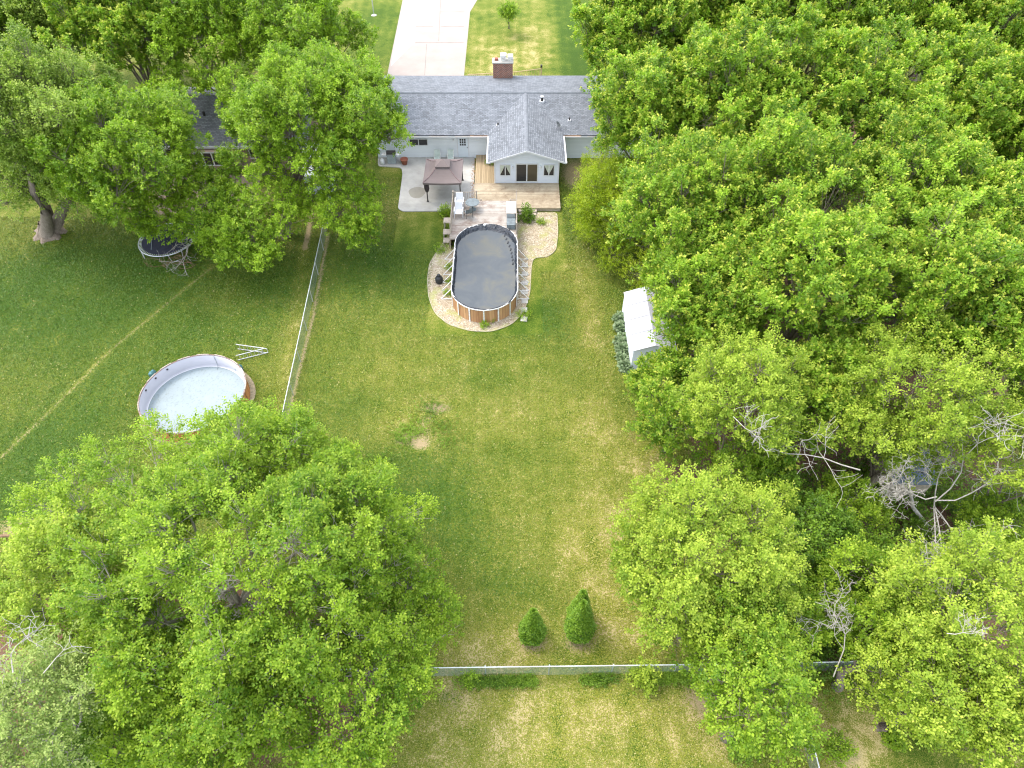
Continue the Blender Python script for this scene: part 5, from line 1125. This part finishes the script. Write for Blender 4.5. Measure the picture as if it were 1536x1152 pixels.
tree('grey green willow at the bottom left corner', 60, 1070, 8.0, 2.4, 2.3, 'willow', None, gb_, trunk_r=.3, name='willow_tree', barkm='bark_pale')
tree('understory tree below the grey green willow', 170, 1130, 4, 2.2, 2.0, 'under', None, gb_, trunk_r=.12, name='understory_tree')
# front yard sapling
tree('small round tree alone on the front lawn', 762, 21, 2.3, .95, 1.15, 'maple', (763.5, 43), None, nl=10, trunk_r=.06, leafk=.9, name='young_tree', fork=.4)

# ------------------------------------------------------------------ dead wood in the right hand trees
b0 = G(1392, 790); T = G(1405, 745, 7.0)
sk = [((b0[0], b0[1], 0), unit(T - b0), 7.3, .13, 0, 0)]
for (px, py, h, L, d) in ((1425, 640, 9, 3.4, 3), (1500, 655, 8.5, 4.0, 3), (1490, 770, 8, 3.4, 2), (1378, 900, 7.6, 5.2, 3), (1350, 860, 7.6, 3.0, 2), (1330, 775, 7.5, 2.2, 3), (1430, 830, 7, 2.6, 2)):
    e = G(px, py, h); sk.append((T + (T - b0) * rng.uniform(-.3, .02), e - T, L * .95, .038, d, .0))
dead_mesh('dead_tree', sk, M['dead'], 'bare bleached dead tree standing in the right wood', 'dead tree', b0, 21)
def limb(name, pa, pb, L, r, d, lb, seed, mat='dead'):
    A, B = G(*pa), G(*pb); dead_mesh(name, [(A, B - A, L, r, d, 0)], M[mat], lb, 'branch', A, seed, 'bare dead limbs among the right trees' if pa[0] > 800 else 'bare dead limbs at the bottom left')
limb('dead_limb', (1290, 705, 7.5), (1190, 690, 7.5), 3.6, .04, 2, 'bare pale limb arching above the understory left of the dead tree', 31)
limb('dead_limb', (1205, 770, 4.5), (1270, 715, 5), 2.6, .045, 3, 'short broken bare limb with bushy twigs left of the dead tree', 32)
limb('dead_limb', (1100, 625, 10), (1120, 650, 10), 1.8, .02, 2, 'thin bare twigs poking from the top box elder', 33)
limb('dead_limb', (1250, 1015, 4.5), (1250, 930, 4.5), 2.6, .035, 3, 'tangled bare brush over the bottom fence line', 34)
limb('dead_limb', (1420, 950, 9.5), (1445, 960, 9.5), 1.1, .018, 2, 'small bare twig spray in the lower right box elder', 35)
limb('dead_limb', (20, 1010, 10.5), (30, 950, 10.5), 1.6, .03, 2, 'bare white twigs above the willow at the left edge', 36)
limb('dead_limb', (65, 1010, 10.5), (78, 965, 10.8), 1.2, .022, 1, 'single bare white twig right of the willow top', 37)
limb('dead_limb', (330, 900, 9.5), (300, 870, 10.3), 2.0, .035, 1, 'bare grey branch in the middle of the largest box elder', 38)

# ------------------------------------------------------------------ flared root plates of two trees at left
for (px, py, r, lb) in ((75, 350, 1.25, 'wide flared root mound of the far left maple'), (427, 352, .6, 'pale root flare of the maple by the fence')):
    p = G(px, py); q = MB(); n = 28; vs = []
    for (rr2, z) in ((r, .0), (r * .75, .22), (r * .5, .6), (r * .34, 1.1)):
        for k in range(n): a = 2 * math.pi * k / n; w_ = 1 + .16 * math.sin(a * 7) + .1 * math.sin(a * 11 + 1); vs.append((p[0] + rr2 * w_ * math.cos(a), p[1] + rr2 * w_ * math.sin(a), z))
    q.add(vs, [(j * n + k, j * n + (k + 1) % n, (j + 1) * n + (k + 1) % n, (j + 1) * n + k) for j in range(3) for k in range(n)])
    # belongs to the tree that stands here
    best = min([o for o in COL.objects if o.name.startswith('leafy_tree')], key=lambda o: (Vector(o.location).xy - Vector(p[:2])).length)
    q.build('root_flare', M['root'], best, smooth=True)

print('LEAVES', LEAFTOTAL[0])
# ------------------------------------------------------------------ camera, sun, sky
cam = bpy.data.cameras.new('camera'); co = bpy.data.objects.new('camera', cam); COL.objects.link(co)
co.location = (0, 0, CAMH); co.rotation_euler = (R(90) - PITCH, 0, 0); cam.sensor_fit = 'HORIZONTAL'; cam.sensor_width = 36; cam.lens = 36 * FOC / 1536; cam.clip_end = 5000
scene.camera = co
SUN_EL, SUN_AZ = R(58), R(-62)      # azimuth from +Y towards +X: the sun stands to the left and a little beyond
sd = Vector((math.sin(SUN_AZ) * math.cos(SUN_EL), math.cos(SUN_AZ) * math.cos(SUN_EL), math.sin(SUN_EL)))
sl = bpy.data.lights.new('sun', 'SUN'); sl.energy = 1.9; sl.angle = R(13); sl.color = (1, .96, .88)
so_ = bpy.data.objects.new('sun', sl); COL.objects.link(so_); so_.rotation_euler = sd.to_track_quat('Z', 'Y').to_euler(); so_.location = (0, 0, 80)
wd = bpy.data.worlds.new('World'); scene.world = wd; wd.use_nodes = True; nt = wd.node_tree
sky = nt.nodes.new('ShaderNodeTexSky'); sky.sky_type = 'NISHITA'; sky.sun_disc = False; sky.sun_elevation = SUN_EL; sky.sun_rotation = SUN_AZ; sky.air_density = 1.0; sky.dust_density = 3.0
bg = nt.nodes['Background']; nt.links.new(mix(nt, sky.outputs[0], (2.65, 2.6, 2.5), .6), bg.inputs[0])   # thin bright overcast over the blue; bg.inputs[1].default_value = .15
scene.view_settings.view_transform = 'Standard'; scene.view_settings.look = 'None'; scene.view_settings.gamma = 1; scene.view_settings.exposure = .13
scene.cycles.max_bounces = 10; scene.cycles.filter_width = 1.15; scene.cycles.diffuse_bounces = 7; scene.cycles.transmission_bounces = 7; scene.cycles.transparent_max_bounces = 12
